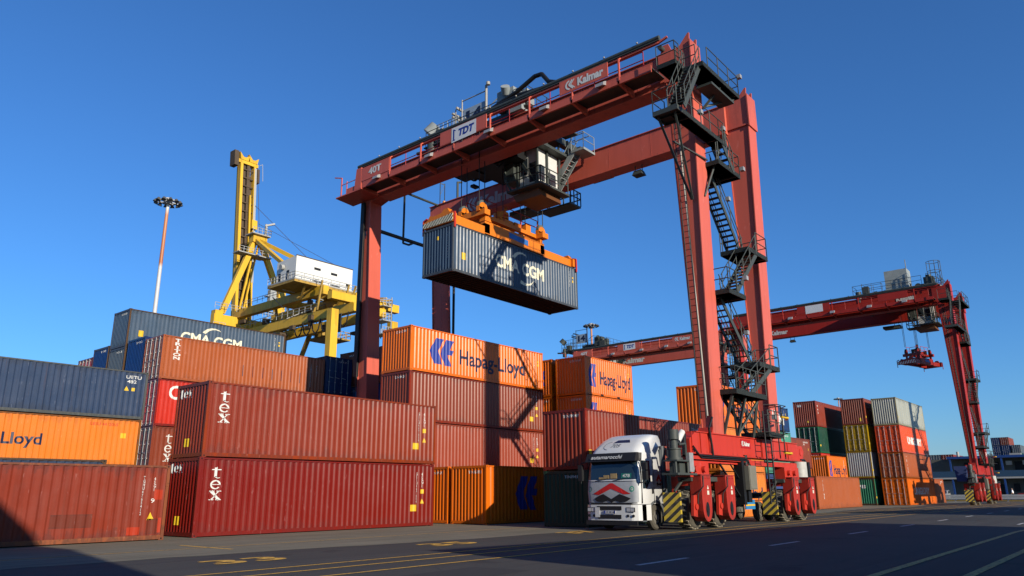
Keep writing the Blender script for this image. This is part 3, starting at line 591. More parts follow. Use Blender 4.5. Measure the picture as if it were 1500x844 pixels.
# --- walkway on the outer side of the near girder
w = M(); w.box(29.72, 31.06, 15.6, 39.4, 21.86, 21.9); w.build('walkway_deck', BK, crane)
w = M(); w.box(29.6, 29.72, 15.6, 39.6, 21.62, 22.0)
yy = 17.4
while yy < 39.5: w.hexa([(29.6, yy, 21.63), (31.1, yy, 21.45), (31.1, yy+.12, 21.45), (29.6, yy+.12, 21.63), (29.6, yy, 21.8), (31.1, yy, 21.85), (31.1, yy+.12, 21.85), (29.6, yy+.12, 21.8)]); yy += 2.95
w.hexa([(29.55, 37.9, 21.55), (31.1, 37.9, 21.45), (31.1, 40.7, 21.45), (29.55, 40.7, 21.55), (29.55, 37.9, 21.63), (31.1, 37.9, 21.63), (31.1, 40.7, 21.63), (29.55, 40.7, 21.63)])
w.build('walkway_frame', CR, crane)
w = M(); yy = 17.4; ps = []
while yy < 38.5:
    b_ = M(); b_.beam((29.62, yy, 21.8), (29.62, yy, 23.05), .10, .07); b_.beam((29.62, yy, 23.05), (29.95, yy, 23.25), .09, .07); b_.build('rail_bracket', CR, crane); yy += 2.95
w.hexa([(29.55, 37.95, 21.6), (29.7, 37.95, 21.6), (29.7, 38.7, 21.6), (29.55, 38.7, 21.6), (29.55, 38.0, 23.15), (29.7, 38.0, 23.15), (29.7, 38.5, 23.15), (29.55, 38.5, 23.15)])
w.beam((29.62, 40.2, 21.6), (29.62, 40.2, 23.0), .07); w.beam((29.62, 40.2, 23.0), (29.62, 41.0, 23.25), .07); w.beam((29.62, 39.6, 21.6), (29.62, 39.6, 22.6), .05); w.beam((29.62, 38.6, 22.45), (29.62, 40.2, 22.45), .04)
w.build('rail_bracket', CR, crane)
w = M(); w.box(29.78, 29.92, 15.2, 38.5, 23.12, 23.22); w.beam((29.85, 15.2, 23.16), (29.85, 14.7, 23.3), .1); w.build('cable_track', CR, crane)
w = M(); w.cyl((29.8, 15.1, 23.40), (29.8, 38.6, 23.40), .13, 8); w.box(29.72, 29.98, 15.1, 38.6, 23.24, 23.3); w.build('cable_guide', BK, crane)
w = M(); yy = 16.3
while yy < 38: w.cyl((29.66, yy, 23.5), (29.66, yy, 23.56), .05, 6); yy += 2.0
w.build('guide_clamp', PIPE, crane)
w = M(); rail_path(w, [(29.66, 16.0, 21.95), (29.66, 38.0, 21.95)], h=.95, n=15, r=.028); w.build('handrail', paint('crane_rail_red', (.40, .07, .055), scale=1), crane)
for yy in (18.2, 21.9, 26.0, 31.0, 36.0):
    w = M(); w.hexa([(29.3, yy, 21.75), (29.62, yy, 21.85), (29.62, yy+.5, 21.85), (29.3, yy+.5, 21.75), (29.35, yy, 21.95), (29.62, yy, 22.1), (29.62, yy+.5, 22.1), (29.35, yy+.5, 21.95)]); w.build('walkway_light', M_STEEL, crane)
cab = M(); cab.tube([(30.0, 28.2, 23.6), (30.05, 26.5, 23.65), (30.05, 24.6, 24.05), (30.05, 23.2, 24.55), (30.05, 22.7, 24.5), (30.0, 22.2, 23.8), (29.95, 21.6, 23.5)], .13, 8); cab.tube([(30.0, 28.0, 23.55), (30.0, 24.2, 23.75), (30.0, 22.6, 23.55)], .12, 8)
cab.build('cable_loop', BK2, crane)
# --- sign panels
PX = 29.56
def panel(y0, y1, z0, z1):
    p_ = M(); p_.box(PX, PX+.05, y0, y1, z0, z1); return p_.build('sign_panel', CR, crane)
s1 = panel(35.15, 38.0, 22.08, 23.05); lay(fit(text_bm('40T', .04), -37.2, -35.9, 22.35, 22.85), on_negX(PX), 'lettering', M_WHITE, s1)
s2 = panel(26.5, 30.35, 22.25, 23.15)
lay(polys_bm([[(-29.35, 22.15), (-27.3, 22.2), (-27.3, 23.12), (-29.35, 23.12)]]), on_negX(PX), 'sign_plate', plain('sign_white', (.8, .8, .8), .4), s2)
lay(join_bm(fit(text_bm('TDT', .045, shear=.2), -28.75, -27.45, 22.42, 22.92), polys_bm([[(-29.2, 22.3), (-29.1, 22.3), (-29.1, 23.0), (-29.2, 23.0)], [(-29.26, 22.25), (-29.02, 22.25), (-29.02, 22.3), (-29.26, 22.3)], [(-29.1, 22.98), (-29.1, 22.92), (-28.98, 22.85), (-28.98, 22.9)]])), on_negX(PX, .02), 'lettering', M_BLUE, s2)
s3 = panel(18.05, 21.15, 22.30, 23.12)
lay(join_bm(fit(k_logo(), -20.75, -20.1, 22.42, 23.0), fit(text_bm('Kalmar', .05), -19.95, -18.3, 22.46, 22.95)), on_negX(PX), 'lettering', M_WHITE, s3)
# --- cross pipes between the left legs, antenna frames
w = M(); w.cyl((32.0, 38.9, 19.42), (37.95, 38.9, 19.42), .14, 8); w.tube([(34.35, 38.9, 23.1), (34.35, 38.9, 19.1), (34.9, 38.9, 19.1), (35.5, 38.9, 19.45)], .08, 8); w.cyl((32.0, 38.95, 23.1), (37.9, 38.95, 23.1), .09, 8)
w.build('tie_pipe', BK, crane)
w = M(); w.beam((38.0, 38.9, 23.15), (38.0, 38.9, 25.6), .05); w.beam((38.3, 38.7, 23.15), (38.3, 38.7, 25.0), .05); w.beam((38.0, 38.9, 25.0), (38.3, 38.7, 24.9), .05); w.beam((38.0, 38.9, 24.0), (38.3, 38.7, 24.9), .03)
w.build('antenna_frame', BK, crane); w = M(); w.cyl((38.2, 37.2, 23.15), (38.2, 37.2, 24.7), .09, 8); w.cyl((38.2, 37.2, 24.65), (38.5, 37.0, 24.7), .08, 8)
w.build('antenna_frame', BK, crane)
w = M(); w.cyl((38.15, 38.6, 23.2), (38.15, 38.6, 23.45), .12, 8); w.build('warning_lamp', plain('amber_lamp', (.7, .25, .03), .3), crane)
# --- floodlights under the far girder
for yy in (21.2, 34.0):
    w = M(); w.beam((38.3, yy, 21.4), (38.3, yy, 20.95), .04); w.beam((38.3, yy+.5, 21.4), (38.3, yy+.5, 20.95), .04); w.hexa([(38.0, yy-.1, 20.65), (38.6, yy-.1, 20.65), (38.6, yy+.6, 20.65), (38.0, yy+.6, 20.65), (38.1, yy, 20.95), (38.5, yy, 20.95), (38.5, yy+.5, 20.95), (38.1, yy+.5, 20.95)]); w.build('floodlight', BK, crane)
# --- conduits and ladder on the near leg
w = M(); w.tube([(30.98, 15.08, 20.9), (30.94, 14.72, 9.0), (30.92, 14.62, 4.7)], .045, 8); w.build('conduit', PIPE, crane)
w = M()
for dy in (0, .32): w.tube([(30.85, 14.88+dy, 21.0), (30.8, 14.62+dy*.9, 4.6)], .025, 6)
for i in range(54):
    t = i/54; z = 20.9-16.3*t; y0 = 14.88-.26*t; w.cyl((30.83, y0, z), (30.83, y0+.31, z), .016, 5)
w.build('ladder', BK2, crane)
w = M(); w.box(30.86, 31.04, 39.15, 39.5, 9.0, 21.3); w.build('cable_trunk', BK2, crane)
w = M(); w.cyl((30.85, 39.1, 8.0), (30.85, 39.1, 19.0), .045, 6); w.build('conduit', BK2, crane)
w = M(); w.cyl((38.95, 38.2, 8.0), (38.95, 38.2, 21.0), .1, 6); w.build('conduit', BK2, crane)
# --- sill beam, slide beam, forks
w = M()
w.prism([(28.65, 3.05), (41.35, 3.05), (41.35, 3.75), (40.9, 3.9), (38.95, 3.9), (38.8, 4.2), (37.6, 4.2), (37.45, 3.9), (32.35, 3.9), (32.2, 4.2), (30.95, 4.2), (30.8, 3.9), (29.2, 3.9), (28.65, 3.6)], 1, 14.42, 15.1)
w.box(28.55, 41.4, 14.36, 15.16, 3.0, 3.05); w.box(29.2, 41.0, 14.36, 15.16, 3.9, 3.94)
for x in (28.8, 29.6, 30.4, 36.2, 39.6): w.box(x, x+.04, 14.38, 14.42, 3.05, 3.9)
near_sill = w.build('sill_beam', CR2, crane)
lay(polys_bm([[(33.75, 3.42), (34.85, 3.42), (34.85, 3.82), (33.75, 3.82)]]), on_negY(14.42), 'sign_plate', plain('deep_red_plate', (.45, .01, .01), .4), near_sill)
lay(join_bm(fit(k_logo(), 33.82, 34.05, 3.5, 3.75), fit(text_bm('Kalmar', .05), 34.1, 34.75, 3.52, 3.72)), on_negY(14.42, .02), 'lettering', M_WHITE, near_sill)
w = M(); w.prism([(41.2, 3.1), (42.0, 3.15), (42.25, 3.55), (42.0, 3.85), (41.2, 3.8)], 1, 14.5, 14.62); w.cyl((41.75, 14.47, 3.5), (41.75, 14.66, 3.5), .2, 12); w.build('towing_lug', CR2, near_sill)
w = M(); w.box(28.4, 41.0, 14.5, 15.0, 2.66, 2.9); w.box(28.4, 34.6, 14.34, 14.48, 2.78, 2.92); w.box(28.45, 30.3, 14.45, 15.05, 2.06, 2.66); w.box(39.0, 41.0, 14.45, 15.05, 2.06, 2.66)
for x in (28.9, 29.7, 39.4, 40.2): w.cyl((x, 14.3, 2.38), (x, 14.45, 2.38), .13, 8)
w.build('slide_beam', CR2, crane)
def fork(cx, y0, s):
    w = M(); n = 10; cz = .78; pr = [(cx-.44, 2.12), (cx-.44, 1.3), (cx-.40, cz-.05)]+[(cx-.38*math.cos(math.pi*i/n), cz-.05-.42*math.sin(math.pi*i/n)) for i in range(1, n)]+[(cx+.40, cz-.05), (cx+.44, 1.3), (cx+.44, 2.12)]
    w.prism(pr, 1, y0, y0+.5); w.box(cx-.47, cx+.47, y0-.02, y0+.5, 2.125, 2.17)
    w.add([(cx+.17*math.cos(a), y0-.004, .78+.30*math.sin(a)) for a in [2*math.pi*i/14 for i in range(14)]], [tuple(range(14))], 1)
    w.cyl((cx, y0-.02, .78), (cx, y0+.02, .78), .12, 10, 1)
    for i in range(5): w.cyl((cx-.32+.16*i, y0-.02, 2.02), (cx-.32+.16*i, y0+.01, 2.02), .022, 6)
    w.box(cx-.43, cx-.39, y0-.006, y0-.001, 1.3, 1.95)
    o = w.build('wheel_fork', [CR3, BK2], crane)
    h_ = M(); h_.tube([(cx-.3, y0-.03, 2.1), (cx-.38, y0-.06, 1.7), (cx-.55, y0+.1, 1.4), (cx-.6, y0+.12, 1.0)], .022, 6); h_.build('hydraulic_hose', BK2, o)
    lay(polys_bm([[(cx+.02, 1.36), (cx+.2, 1.36), (cx+.2, 1.52), (cx+.02, 1.52)], [(cx+.03, 1.58), (cx+.19, 1.58), (cx+.11, 1.74)]]), on_negY(y0), 'warning_sticker', plain('sticker_white', (.75, .72, .6), .5), o)
    return o
def wheel(cx, cy, cz=.8, r=.8, w_=.56, parent=None, off=O, lug=22, rimcol=None):
    m1 = MB(off); n = 40
    pr = [(-w_/2, r*.58), (-w_/2, r*.86), (-w_/2+.06, r*.97), (w_/2-.06, r*.97), (w_/2, r*.86), (w_/2, r*.58)]
    vs = []; fs = []; k = len(pr)
    for i in range(n):
        a = 2*math.pi*i/n
        for (dy, rr) in pr: vs.append((cx+rr*math.cos(a), cy+dy, cz+rr*math.sin(a)))
    for i in range(n):
        for j in range(k-1): a = i*k+j; b = ((i+1) % n)*k+j; fs.append((a, b, b+1, a+1))
    m1.add(vs, fs, 0, False)
    for i in range(lug):
        for sgn in (-1, 1):
            a = 2*math.pi*(i+(0 if sgn < 0 else .5))/lug; da = .09
            q = []
            for rr in (r*.95, r): q += [(cx+rr*math.cos(a-da*.5), cy+sgn*.01, cz+rr*math.sin(a-da*.5)), (cx+rr*math.cos(a+da*.3), cy+sgn*.01, cz+rr*math.sin(a+da*.3)), (cx+rr*math.cos(a+da*1.3), cy+sgn*w_*.49, cz+rr*math.sin(a+da*1.3)), (cx+rr*math.cos(a+da*.4), cy+sgn*w_*.49, cz+rr*math.sin(a+da*.4))]
            m1.hexa(q, 1)
    o = m1.build('wheel', [TYRE, TREAD], parent)
    m2 = MB(off); m2.cyl((cx, cy-w_*.3, cz), (cx, cy+w_*.3, cz), r*.58, 20); m2.cyl((cx, cy-w_*.45, cz), (cx, cy+w_*.45, cz), r*.2, 12)
    for i in range(8): a = i*math.pi/4; m2.cyl((cx+r*.38*math.cos(a), cy-w_*.34, cz+r*.38*math.sin(a)), (cx+r*.38*math.cos(a), cy-w_*.28, cz+r*.38*math.sin(a)), .035, 6)
    m2.build('rim', rimcol or RIM, o); return o
for cx in (29.3, 31.6, 39.5, 41.9):
    fork(cx, 14.14, 1)
    wheel(cx-.05, 14.98, parent=crane)
    w = M(); w.box(cx-.4, cx+.4, 15.32, 15.5, .5, 2.1); w.box(cx-.42, cx+.42, 14.6, 15.5, 1.72, 2.1) ; w.build('wheel_yoke', CR2, crane)
    w = M(); w.prism([(cx-.95, .55), (cx-.62, .5), (cx-.58, 1.35), (cx-.86, 1.35), (cx-.9, 1.0)], 1, 14.3, 14.42); w.cyl((cx-.7, 14.25, .9), (cx-.7, 14.34, .9), .12, 10); w.build('drive_motor', CR2, crane)
w = M(); w.box(28.7, 32.2, 14.5, 15.1, 1.9, 2.08); w.box(38.9, 42.5, 14.5, 15.1, 1.9, 2.08); w.build('bogie_beam', BK, crane)
for x, z0 in ((27.95, .32), (38.1, .35)):
    w = M(); w.hexa([(x, 14.66, z0), (x+.12, 14.66, z0), (x+.04, 15.36, z0), (x-.10, 15.36, z0), (x, 14.66, 1.46), (x+.12, 14.66, 1.46), (x+.04, 15.36, 1.46), (x-.10, 15.36, 1.46)])
    w.build('wheel_guard', HAZ, crane)
    w = M(); w.beam((x+.03, 14.9, 1.5), (x+1.0, 14.9, 2.1), .08); w.build('guard_bracket', BK, crane)
# far side sill with its wheels
w = M(); w.box(28.65, 41.35, 38.15, 38.85, 2.3, 3.2); w.box(28.7, 32.2, 38.2, 38.8, 1.75, 2.3); w.box(38.9, 42.4, 38.2, 38.8, 1.75, 2.3); w.build('sill_beam', CR2, crane)
for cx in (29.3, 31.6, 39.5, 41.9): wheel(cx, 38.5, parent=crane)
# engine / pump unit on the left end, cabinets
w = M(); w.box(26.85, 28.5, 14.1, 14.8, 2.12, 2.2)
for r_, za, zb in ((.33, 2.70, 2.78), (.27, 2.78, 3.1), (.31, 3.1, 3.15), (.17, 3.15, 3.42), (.13, 3.42, 3.5), (.23, 3.5, 3.88)): w.cyl((27.3, 14.45, za), (27.3, 14.45, zb), r_, 16)
w.tube([(27.45, 14.3, 3.3), (27.9, 14.25, 3.35), (28.0, 14.3, 2.9)], .05)
w.box(26.95, 28.0, 14.15, 14.75, 2.64, 2.7); w.tube([(27.0, 14.25, 2.2), (27.0, 14.25, 2.7)], .05); w.tube([(28.0, 14.25, 2.2), (28.0, 14.25, 2.7)], .05); w.box(27.5, 28.3, 14.35, 14.8, 2.2, 2.62); w.cyl((27.2, 14.4, 2.2), (27.2, 14.4, 2.64), .09, 8)
w.build('pump_unit', BK, crane)
w = M(); w.cyl((27.75, 14.5, 3.45), (28.2, 14.5, 3.85), .13, 10); w.build('filter', CWHITE, crane)
w = M(); w.box(28.0, 28.35, 14.15, 14.3, 2.25, 3.0); w.cyl((28.55, 14.3, 2.4), (28.55, 14.45, 2.4), .15, 10); w.build('radiator_panel', M_STEEL, crane)
w = M(); w.cyl((28.3, 14.5, 2.9), (28.7, 14.7, 3.8), .1, 8); w.tube([(30.7, 14.3, 4.6), (30.3, 14.3, 4.1), (30.5, 14.32, 3.4), (30.6, 14.34, 2.95)], .05); w.tube([(28.8, 14.35, 3.3), (29.2, 14.3, 2.95), (30.0, 14.3, 2.93), (34.0, 14.3, 2.93), (34.4, 14.3, 2.6)], .04); w.tube([(28.8, 14.33, 3.2), (29.4, 14.3, 2.85), (34.2, 14.3, 2.85), (34.2, 14.3, 2.4)], .035)
w.build('hydraulic_hose', BK2, crane)
w = M(); w.box(33.65, 34.5, 14.1, 14.75, 1.55, 2.62); w.box(33.7, 34.45, 14.08, 14.1, 1.6, 2.57); w.build('control_cabinet', plain('cabinet_beige', (.20, .19, .15), .5), crane)
w = M(); w.box(33.4, 33.65, 14.3, 14.7, .9, 2.95); w.box(33.9, 34.25, 14.3, 14.7, 1.0, 1.55); w.beam((31.5, 14.5, 2.66), (33.5, 14.5, 1.2), .07); w.beam((32.6, 14.5, 2.66), (33.5, 14.5, 2.0), .05); w.cyl((34.05, 14.4, 2.66), (34.05, 14.4, 3.1), .12, 8); w.build('cable_reel_bracket', BK2, crane)
w = M(); w.cyl((41.95, 14.75, 2.2), (41.95, 14.75, 3.0), .42, 16); w.build('air_tank', plain('tank_white', (.5, .5, .46), .5, noise=.3), crane)
w = M(); w.tube([(42.5, 14.5, 2.2), (42.5, 14.5, 2.95), (42.2, 14.5, 3.1), (41.6, 14.5, 3.1)], .06); w.box(42.35, 42.6, 14.35, 15.1, 2.17, 3.0); w.build('tank_guard', BK2, crane)
# --- stairs and platforms on the lane side
def platform(x0, x1, y0, y1, z, rails=()):
    w = M(); w.box(x0+.05, x1-.05, y0+.05, y1-.05, z-.05, z)
    for a, b, c_, e_ in ((x0, x1, y0, y0+.05), (x0, x1, y1-.05, y1), (x0, x0+.05, y0+.05, y1-.05), (x1-.05, x1, y0+.05, y1-.05)): w.box(a, b, c_, e_, z-.16, z+.07)
    xx = x0+.5
    while xx < x1-.2: w.box(xx, xx+.05, y0+.051, y1-.051, z-.14, z-.051); xx += .55; o = w.build('platform', BK, crane)
    for r_ in rails:
        w = M(); rail_path(w, [(a, b, z) for a, b in r_]); w.build('platform_rail', BK, o)
    return o
def flight(xa, za, xb, zb, y0, y1, n=None, rail=True):
    w = M(); L = math.hypot(xb-xa, zb-za); n = n or max(3, int(abs(zb-za)/.24))
    for y in (y0, y1): w.beam((xa, y, za-.06), (xb, y, zb-.06), .05, .24)
    o = w.build('stair_flight', BK, crane); w = M()
    for i in range(1, n+1):
        t = i/(n+.5); x = xa+(xb-xa)*t; z = za+(zb-za)*t; w.box(x-.13, x+.13, y0+.02, y1-.02, z-.03, z)
    w.build('stair_treads', BK, o); w = M()
    if rail:
        for y in (y0-.03, y1+.03):
            w.tube([(xa, y, za+1.0), (xb, y, zb+1.0)], .025); w.tube([(xa, y, za+.55), (xb, y, zb+.55)], .022)
            for t in (.03, .35, .67, .97): w.cyl((xa+(xb-xa)*t, y, za+(zb-za)*t), (xa+(xb-xa)*t, y, za+(zb-za)*t+1.0), .025, 6)
    w.build('stair_rail', BK, o)
platform(35.5, 37.4, 13.7, 15.1, 4.15, [[(35.5, 13.7), (37.4, 13.7)]])
flight(36.3, 4.2, 33.6, 5.85, 14.4, 15.05)
platform(31.9, 35.4, 13.6, 15.1, 5.86, [[(35.4, 13.62), (33.2, 13.62), (31.95, 13.62), (31.95, 15.08)], [(31.95, 15.08), (34, 15.08)]])
w = M()
for x, xb in ((32.1, 32.1), (33.5, 33.6), (34.9, 35.4)): w.beam((x, 13.9, 5.68), (xb, 14.45, 3.95), .11)
w.beam((32.1, 13.9, 5.6), (33.5, 14.45, 4.0), .09); w.beam((34.9, 13.9, 5.6), (33.6, 14.45, 4.0), .09); w.build('platform_support', BK, crane)
flight(33.6, 5.86, 36.4, 7.4, 13.65, 14.3)
platform(34.9, 37.5, 13.6, 15.1, 7.45, [[(35.2, 15.08), (34.95, 15.08)], [(36.4, 13.62), (37.48, 13.62), (37.48, 14.9)]])
flight(36.2, 7.5, 32.9, 10.6, 14.45, 15.1)
platform(32.1, 34.0, 13.6, 15.1, 10.55, [[(32.1, 13.62), (32.1, 15.08), (32.8, 15.08)], [(33.9, 13.62), (33.0, 13.62), (32.1, 13.62)]])
flight(33.0, 10.6, 36.0, 13.3, 13.65, 14.3)
platform(34.9, 37.4, 13.6, 15.1, 13.3, [[(36.0, 13.62), (37.38, 13.62), (37.38, 14.9)], [(34.95, 15.08), (35.2, 15.08)]])
flight(36.1, 13.35, 33.0, 17.0, 14.45, 15.1)
platform(31.95, 34.5, 13.5, 15.1, 17.0, [[(32.0, 13.52), (34.48, 13.52), (34.48, 15.0)], [(31.98, 13.6), (31.98, 15.0)]])
flight(33.7, 17.0, 32.6, 18.15, 13.5, 14.05)
platform(28.3, 32.9, 13.45, 14.05, 18.2, [[(28.3, 13.47), (32.2, 13.47), (32.85, 13.47)]])
platform(27.8, 29.0, 13.45, 14.7, 18.2, [[(27.82, 13.47), (27.82, 14.68), (29.0, 14.68)]])
w = M()
for y in (13.7, 14.55): w.beam((28.05, y, 18.08), (30.9, max(y, 14.5), 14.9), .09)
w.beam((32.7, 13.7, 18.0), (31.6, 14.2, 15.2), .08); w.beam((28.9, 14.3, 17.1), (32.0, 14.1, 17.2), .07); w.build('platform_support', BK, crane)
flight(28.0, 18.2, 30.0, 21.2, 13.2, 14.0)
platform(29.8, 34.0, 12.95, 14.02, 21.15, [[(30.4, 12.97), (33.98, 12.97), (33.98, 14.0)], [(29.82, 13.3), (29.82, 14.0)]])
platform(29.3, 30.95, 14.1, 15.1, 21.5, [[(29.32, 15.1), (29.32, 14.12), (29.8, 14.12)], [(29.8, 14.3), (30.7, 14.3)]])
w = M(); w.beam((32.2, 13.2, 20.95), (32.0, 14.1, 20.0), .1); w.beam((33.8, 13.2, 20.95), (32.2, 14.1, 20.2), .1); w.box(31.0, 33.6, 13.1, 13.9, 20.6, 20.72); w.build('platform_support', BK, crane)
for (x, y, z) in ((34.1, 12.9, 22.2), (34.6, 13.4, 17.3), (30.3, 13.5, 18.8), (33.4, 13.3, 11.2), (34.6, 14.3, 15.9), (35.4, 14.3, 9.0), (36.9, 13.9, 4.9), (32.8, 13.5, 18.9)):
    w = M(); w.box(x-.12, x+.12, y-.1, y+.1, z, z+.2); w.build('stair_lamp', M_STEEL, crane)
# access ladder with yellow safety bars
w = M()
for x in (35.3, 36.0): w.tube([(x, 13.85, .9), (x, 13.85, 5.2)], .04)
for i in range(15): w.cyl((35.3, 13.85, 1.0+i*.28), (36.0, 13.85, 1.0+i*.28), .02, 5)
for x in (36.9, 37.6): w.tube([(x, 13.8, 3.0), (x, 13.8, 5.6), (x+.1, 14.4, 5.6)], .03)
for z in (3.3, 4.2, 5.0, 5.5): w.tube([(35.3, 13.8, z), (35.8, 13.3, z), (36.9, 13.3, z), (37.6, 13.8, z)], .02)
w.build('access_ladder', BK2, crane)
for z in (4.95, 3.25):
    w = M(); w.tube([(36.3, 13.35, z), (37.2, 13.35, z), (37.9, 13.7, z)], .06, 8); w.build('safety_bar', plain('safety_yellow', (.75, .45, .02), .45), crane)
# --- trolley (its own origin so copies can stand elsewhere along the girders)
TO = Vector((34.95, 28.5, 23.3)); 
class TM(MB):
    pass
def T(): return MB(TO)
t = T(); t.box(31.2, 38.9, 25.9, 26.3, 23.5, 23.95); t.box(31.2, 38.9, 30.9, 31.3, 23.5, 23.95); t.box(31.3, 31.9, 25.6, 31.6, 23.45, 23.9); t.box(38.0, 38.6, 25.6, 31.6, 23.3, 23.9)
t.box(33.6, 36.4, 26.3, 30.9, 23.5, 23.62)
for x in (31.6, 38.3):
    for y in (26.1, 31.1): t.cyl((x-.15, y, 23.55), (x+.15, y, 23.55), .25, 12)
trolley = t.build('trolley', BK, crane, loc=TO-Vector(O))
random.seed(3)
t = T()
for i in range(26):
    x, y, z = random.uniform(32.3, 35.5), random.uniform(28.3, 32.6), random.uniform(21.9, 23.1); a_, b_, c_ = (random.uniform(.15, .6) for _ in range(3)); t.box(x, x+a_, y, y+b_, z, z+c_*.8)
for i in range(14):
    x, y, z = random.uniform(32.2, 36), random.uniform(28, 32.5), random.uniform(21.8, 22.6); t.cyl((x, y, z), (x+random.uniform(-.8, .8), y+random.uniform(-.8, .8), z+random.uniform(0, .8)), random.uniform(.03, .12), 7)
t.box(32.4, 36, 28.4, 32.4, 22.5, 22.62); t.build('reeving_gear', BK2, trolley)
t = T(); t.cyl((33.0, 28.2, 24.3), (36.8, 28.2, 24.3), .5, 16); t.cyl((33.0, 29.8, 24.3), (36.8, 29.8, 24.3), .5, 16); t.box(32.4, 33.0, 27.6, 30.2, 23.6, 24.6); t.box(36.8, 37.3, 27.6, 30.2, 23.6, 24.7); t.build('hoist_machinery', CABIN, trolley); t = T(); t.cyl((33.0, 26.9, 24.2), (34.2, 26.9, 24.2), .35, 12); t.build('hoist_machinery', CABIN, trolley); t = T(); t.box(35.2, 36.4, 26.5, 27.2, 23.6, 24.7); t.build('hoist_machinery', CABIN, trolley); t = T(); t.box(34.6, 34.9, 26.5, 27.2, 23.6, 24.2); t.box(30.9, 32.0, 24.9, 25.9, 23.5, 24.6); t.cyl((31.2, 25.4, 24.6), (31.2, 25.4, 24.85), .3, 10)
for x in (34.2, 35.6): t.cyl((x, 26.8, 24.1), (x, 27.4, 24.1), .3, 12)
t.build('hoist_machinery', CABIN, trolley)
t = T(); t.box(32.55, 33.2, 27.5, 30.4, 22.0, 22.7); t.box(33.2, 36.8, 28.2, 31.4, 22.3, 22.6); t.box(32.4, 34.0, 30.6, 32.4, 21.9, 22.05); t.box(33.0, 34.8, 29.2, 31.2, 22.6, 23.4); t.box(34.8, 37.3, 27.9, 30.0, 22.6, 23.4); t.box(33.0, 33.9, 27.0, 28.9, 21.8, 22.4)
t.cyl((33.0, 29.6, 22.9), (33.0, 31.6, 22.9), .4, 12); t.tube([(33.2, 28.0, 22.0), (33.1, 28.6, 21.6), (33.6, 29.4, 22.2)], .05); t.tube([(33.8, 27.6, 22.2), (34.0, 28.2, 21.5), (34.6, 28.6, 22.2)], .05)
for y in (28.5, 30.0, 31.8): t.cyl((33.1, y, 22.2), (33.1, y, 22.9), .22, 8)
rail_path(t, [(32.5, 30.6, 22.05), (32.5, 32.35, 22.05)], h=.6)
t.build('under_frame', BK2, trolley)
t = T(); t.box(32.9, 32.96, 29.6, 31.6, 25.1, 26.6); n14 = t.build('number_board', plain('board_grey', (.34, .42, .50), .5), trolley)
lay(fit(text_bm('14', .05), -31.3, -29.9, 25.45, 26.4), lambda u, v: (32.885-TO.x, -u-TO.y, v-TO.z), 'lettering', M_NAVY, n14)
t = T(); t.cyl((32.9, 29.5, 23.6), (32.9, 29.5, 27.7), .09, 8); t.cyl((32.75, 29.2, 27.55), (32.75, 29.2, 27.75), .14, 8); t.cyl((32.9, 31.7, 23.6), (32.9, 31.7, 27.4), .05, 6); t.cyl((32.9, 29.5, 27.3), (32.9, 31.7, 27.3), .04, 6)
t.build('mast', PIPE, trolley)
t = T(); rail_path(t, [(31.4, 26.2, 23.9), (31.4, 33.6, 23.9), (33.0, 33.6, 23.9)]); rail_path(t, [(31.0, 25.6, 23.9), (31.0, 24.6, 23.9), (33.0, 24.6, 23.9), (36.2, 24.6, 23.9), (36.2, 25.6, 23.9)]); rail_path(t, [(38.0, 26, 23.9), (38.0, 31.5, 23.9)]); rail_path(t, [(33.2, 33.0, 24.4), (34.5, 33.0, 24.4), (34.5, 31.0, 24.4)], h=1.2)
t.box(31.2, 38.0, 31.6, 33.6, 23.75, 23.82); t.box(31.1, 36.3, 24.6, 25.6, 23.72, 23.8); t.build('service_deck', BK, trolley)
t = T(); t.box(31.0, 32.0, 25.6, 26.9, 23.95, 25.3); t.cyl((31.0, 26.2, 25.0), (30.7, 26.0, 25.3), .28, 10); t.box(31.2, 31.9, 24.7, 25.4, 24.0, 24.9); t.build('junction_box', CABIN, trolley)
t = T(); t.cyl((31.4, 33.0, 22.9), (31.4, 33.0, 24.2), .33, 12); t.cyl((31.4, 32.2, 23.4), (31.4, 34.4, 23.7), .12, 8); t.box(31.2, 31.8, 31.8, 32.5, 23.9, 24.7); t.build('cable_drum', BK, trolley)
t = T(); t.box(32.7, 36.4, 32.0, 32.12, 26.8, 26.95); t.box(32.7, 36.4, 32.35, 32.5, 26.5, 26.62); t.box(32.7, 36.4, 32.35, 32.5, 26.25, 26.37); t.beam((32.9, 32.3, 23.9), (32.9, 32.3, 26.9), .06); t.build('louvre', PIPE, trolley)
t = T(); rail_path(t, [(32.2, 33.6, 24.3), (32.2, 32.0, 24.3), (32.2, 31.4, 24.3)], h=1.5, n=4); t.tube([(32.2, 28.8, 25.4), (32.3, 28.0, 25.9), (32.4, 27.2, 25.7), (32.4, 27.0, 24.6)], .04); t.build('service_rail', CABIN, trolley)
t = T(); t.cyl((32.3, 34.2, 25.4), (32.55, 33.75, 25.95), .55, 14, r2=.5); t.beam((32.4, 34.0, 25.5), (32.6, 33.4, 23.9), .1); t.build('vent_grille', CABIN, trolley)
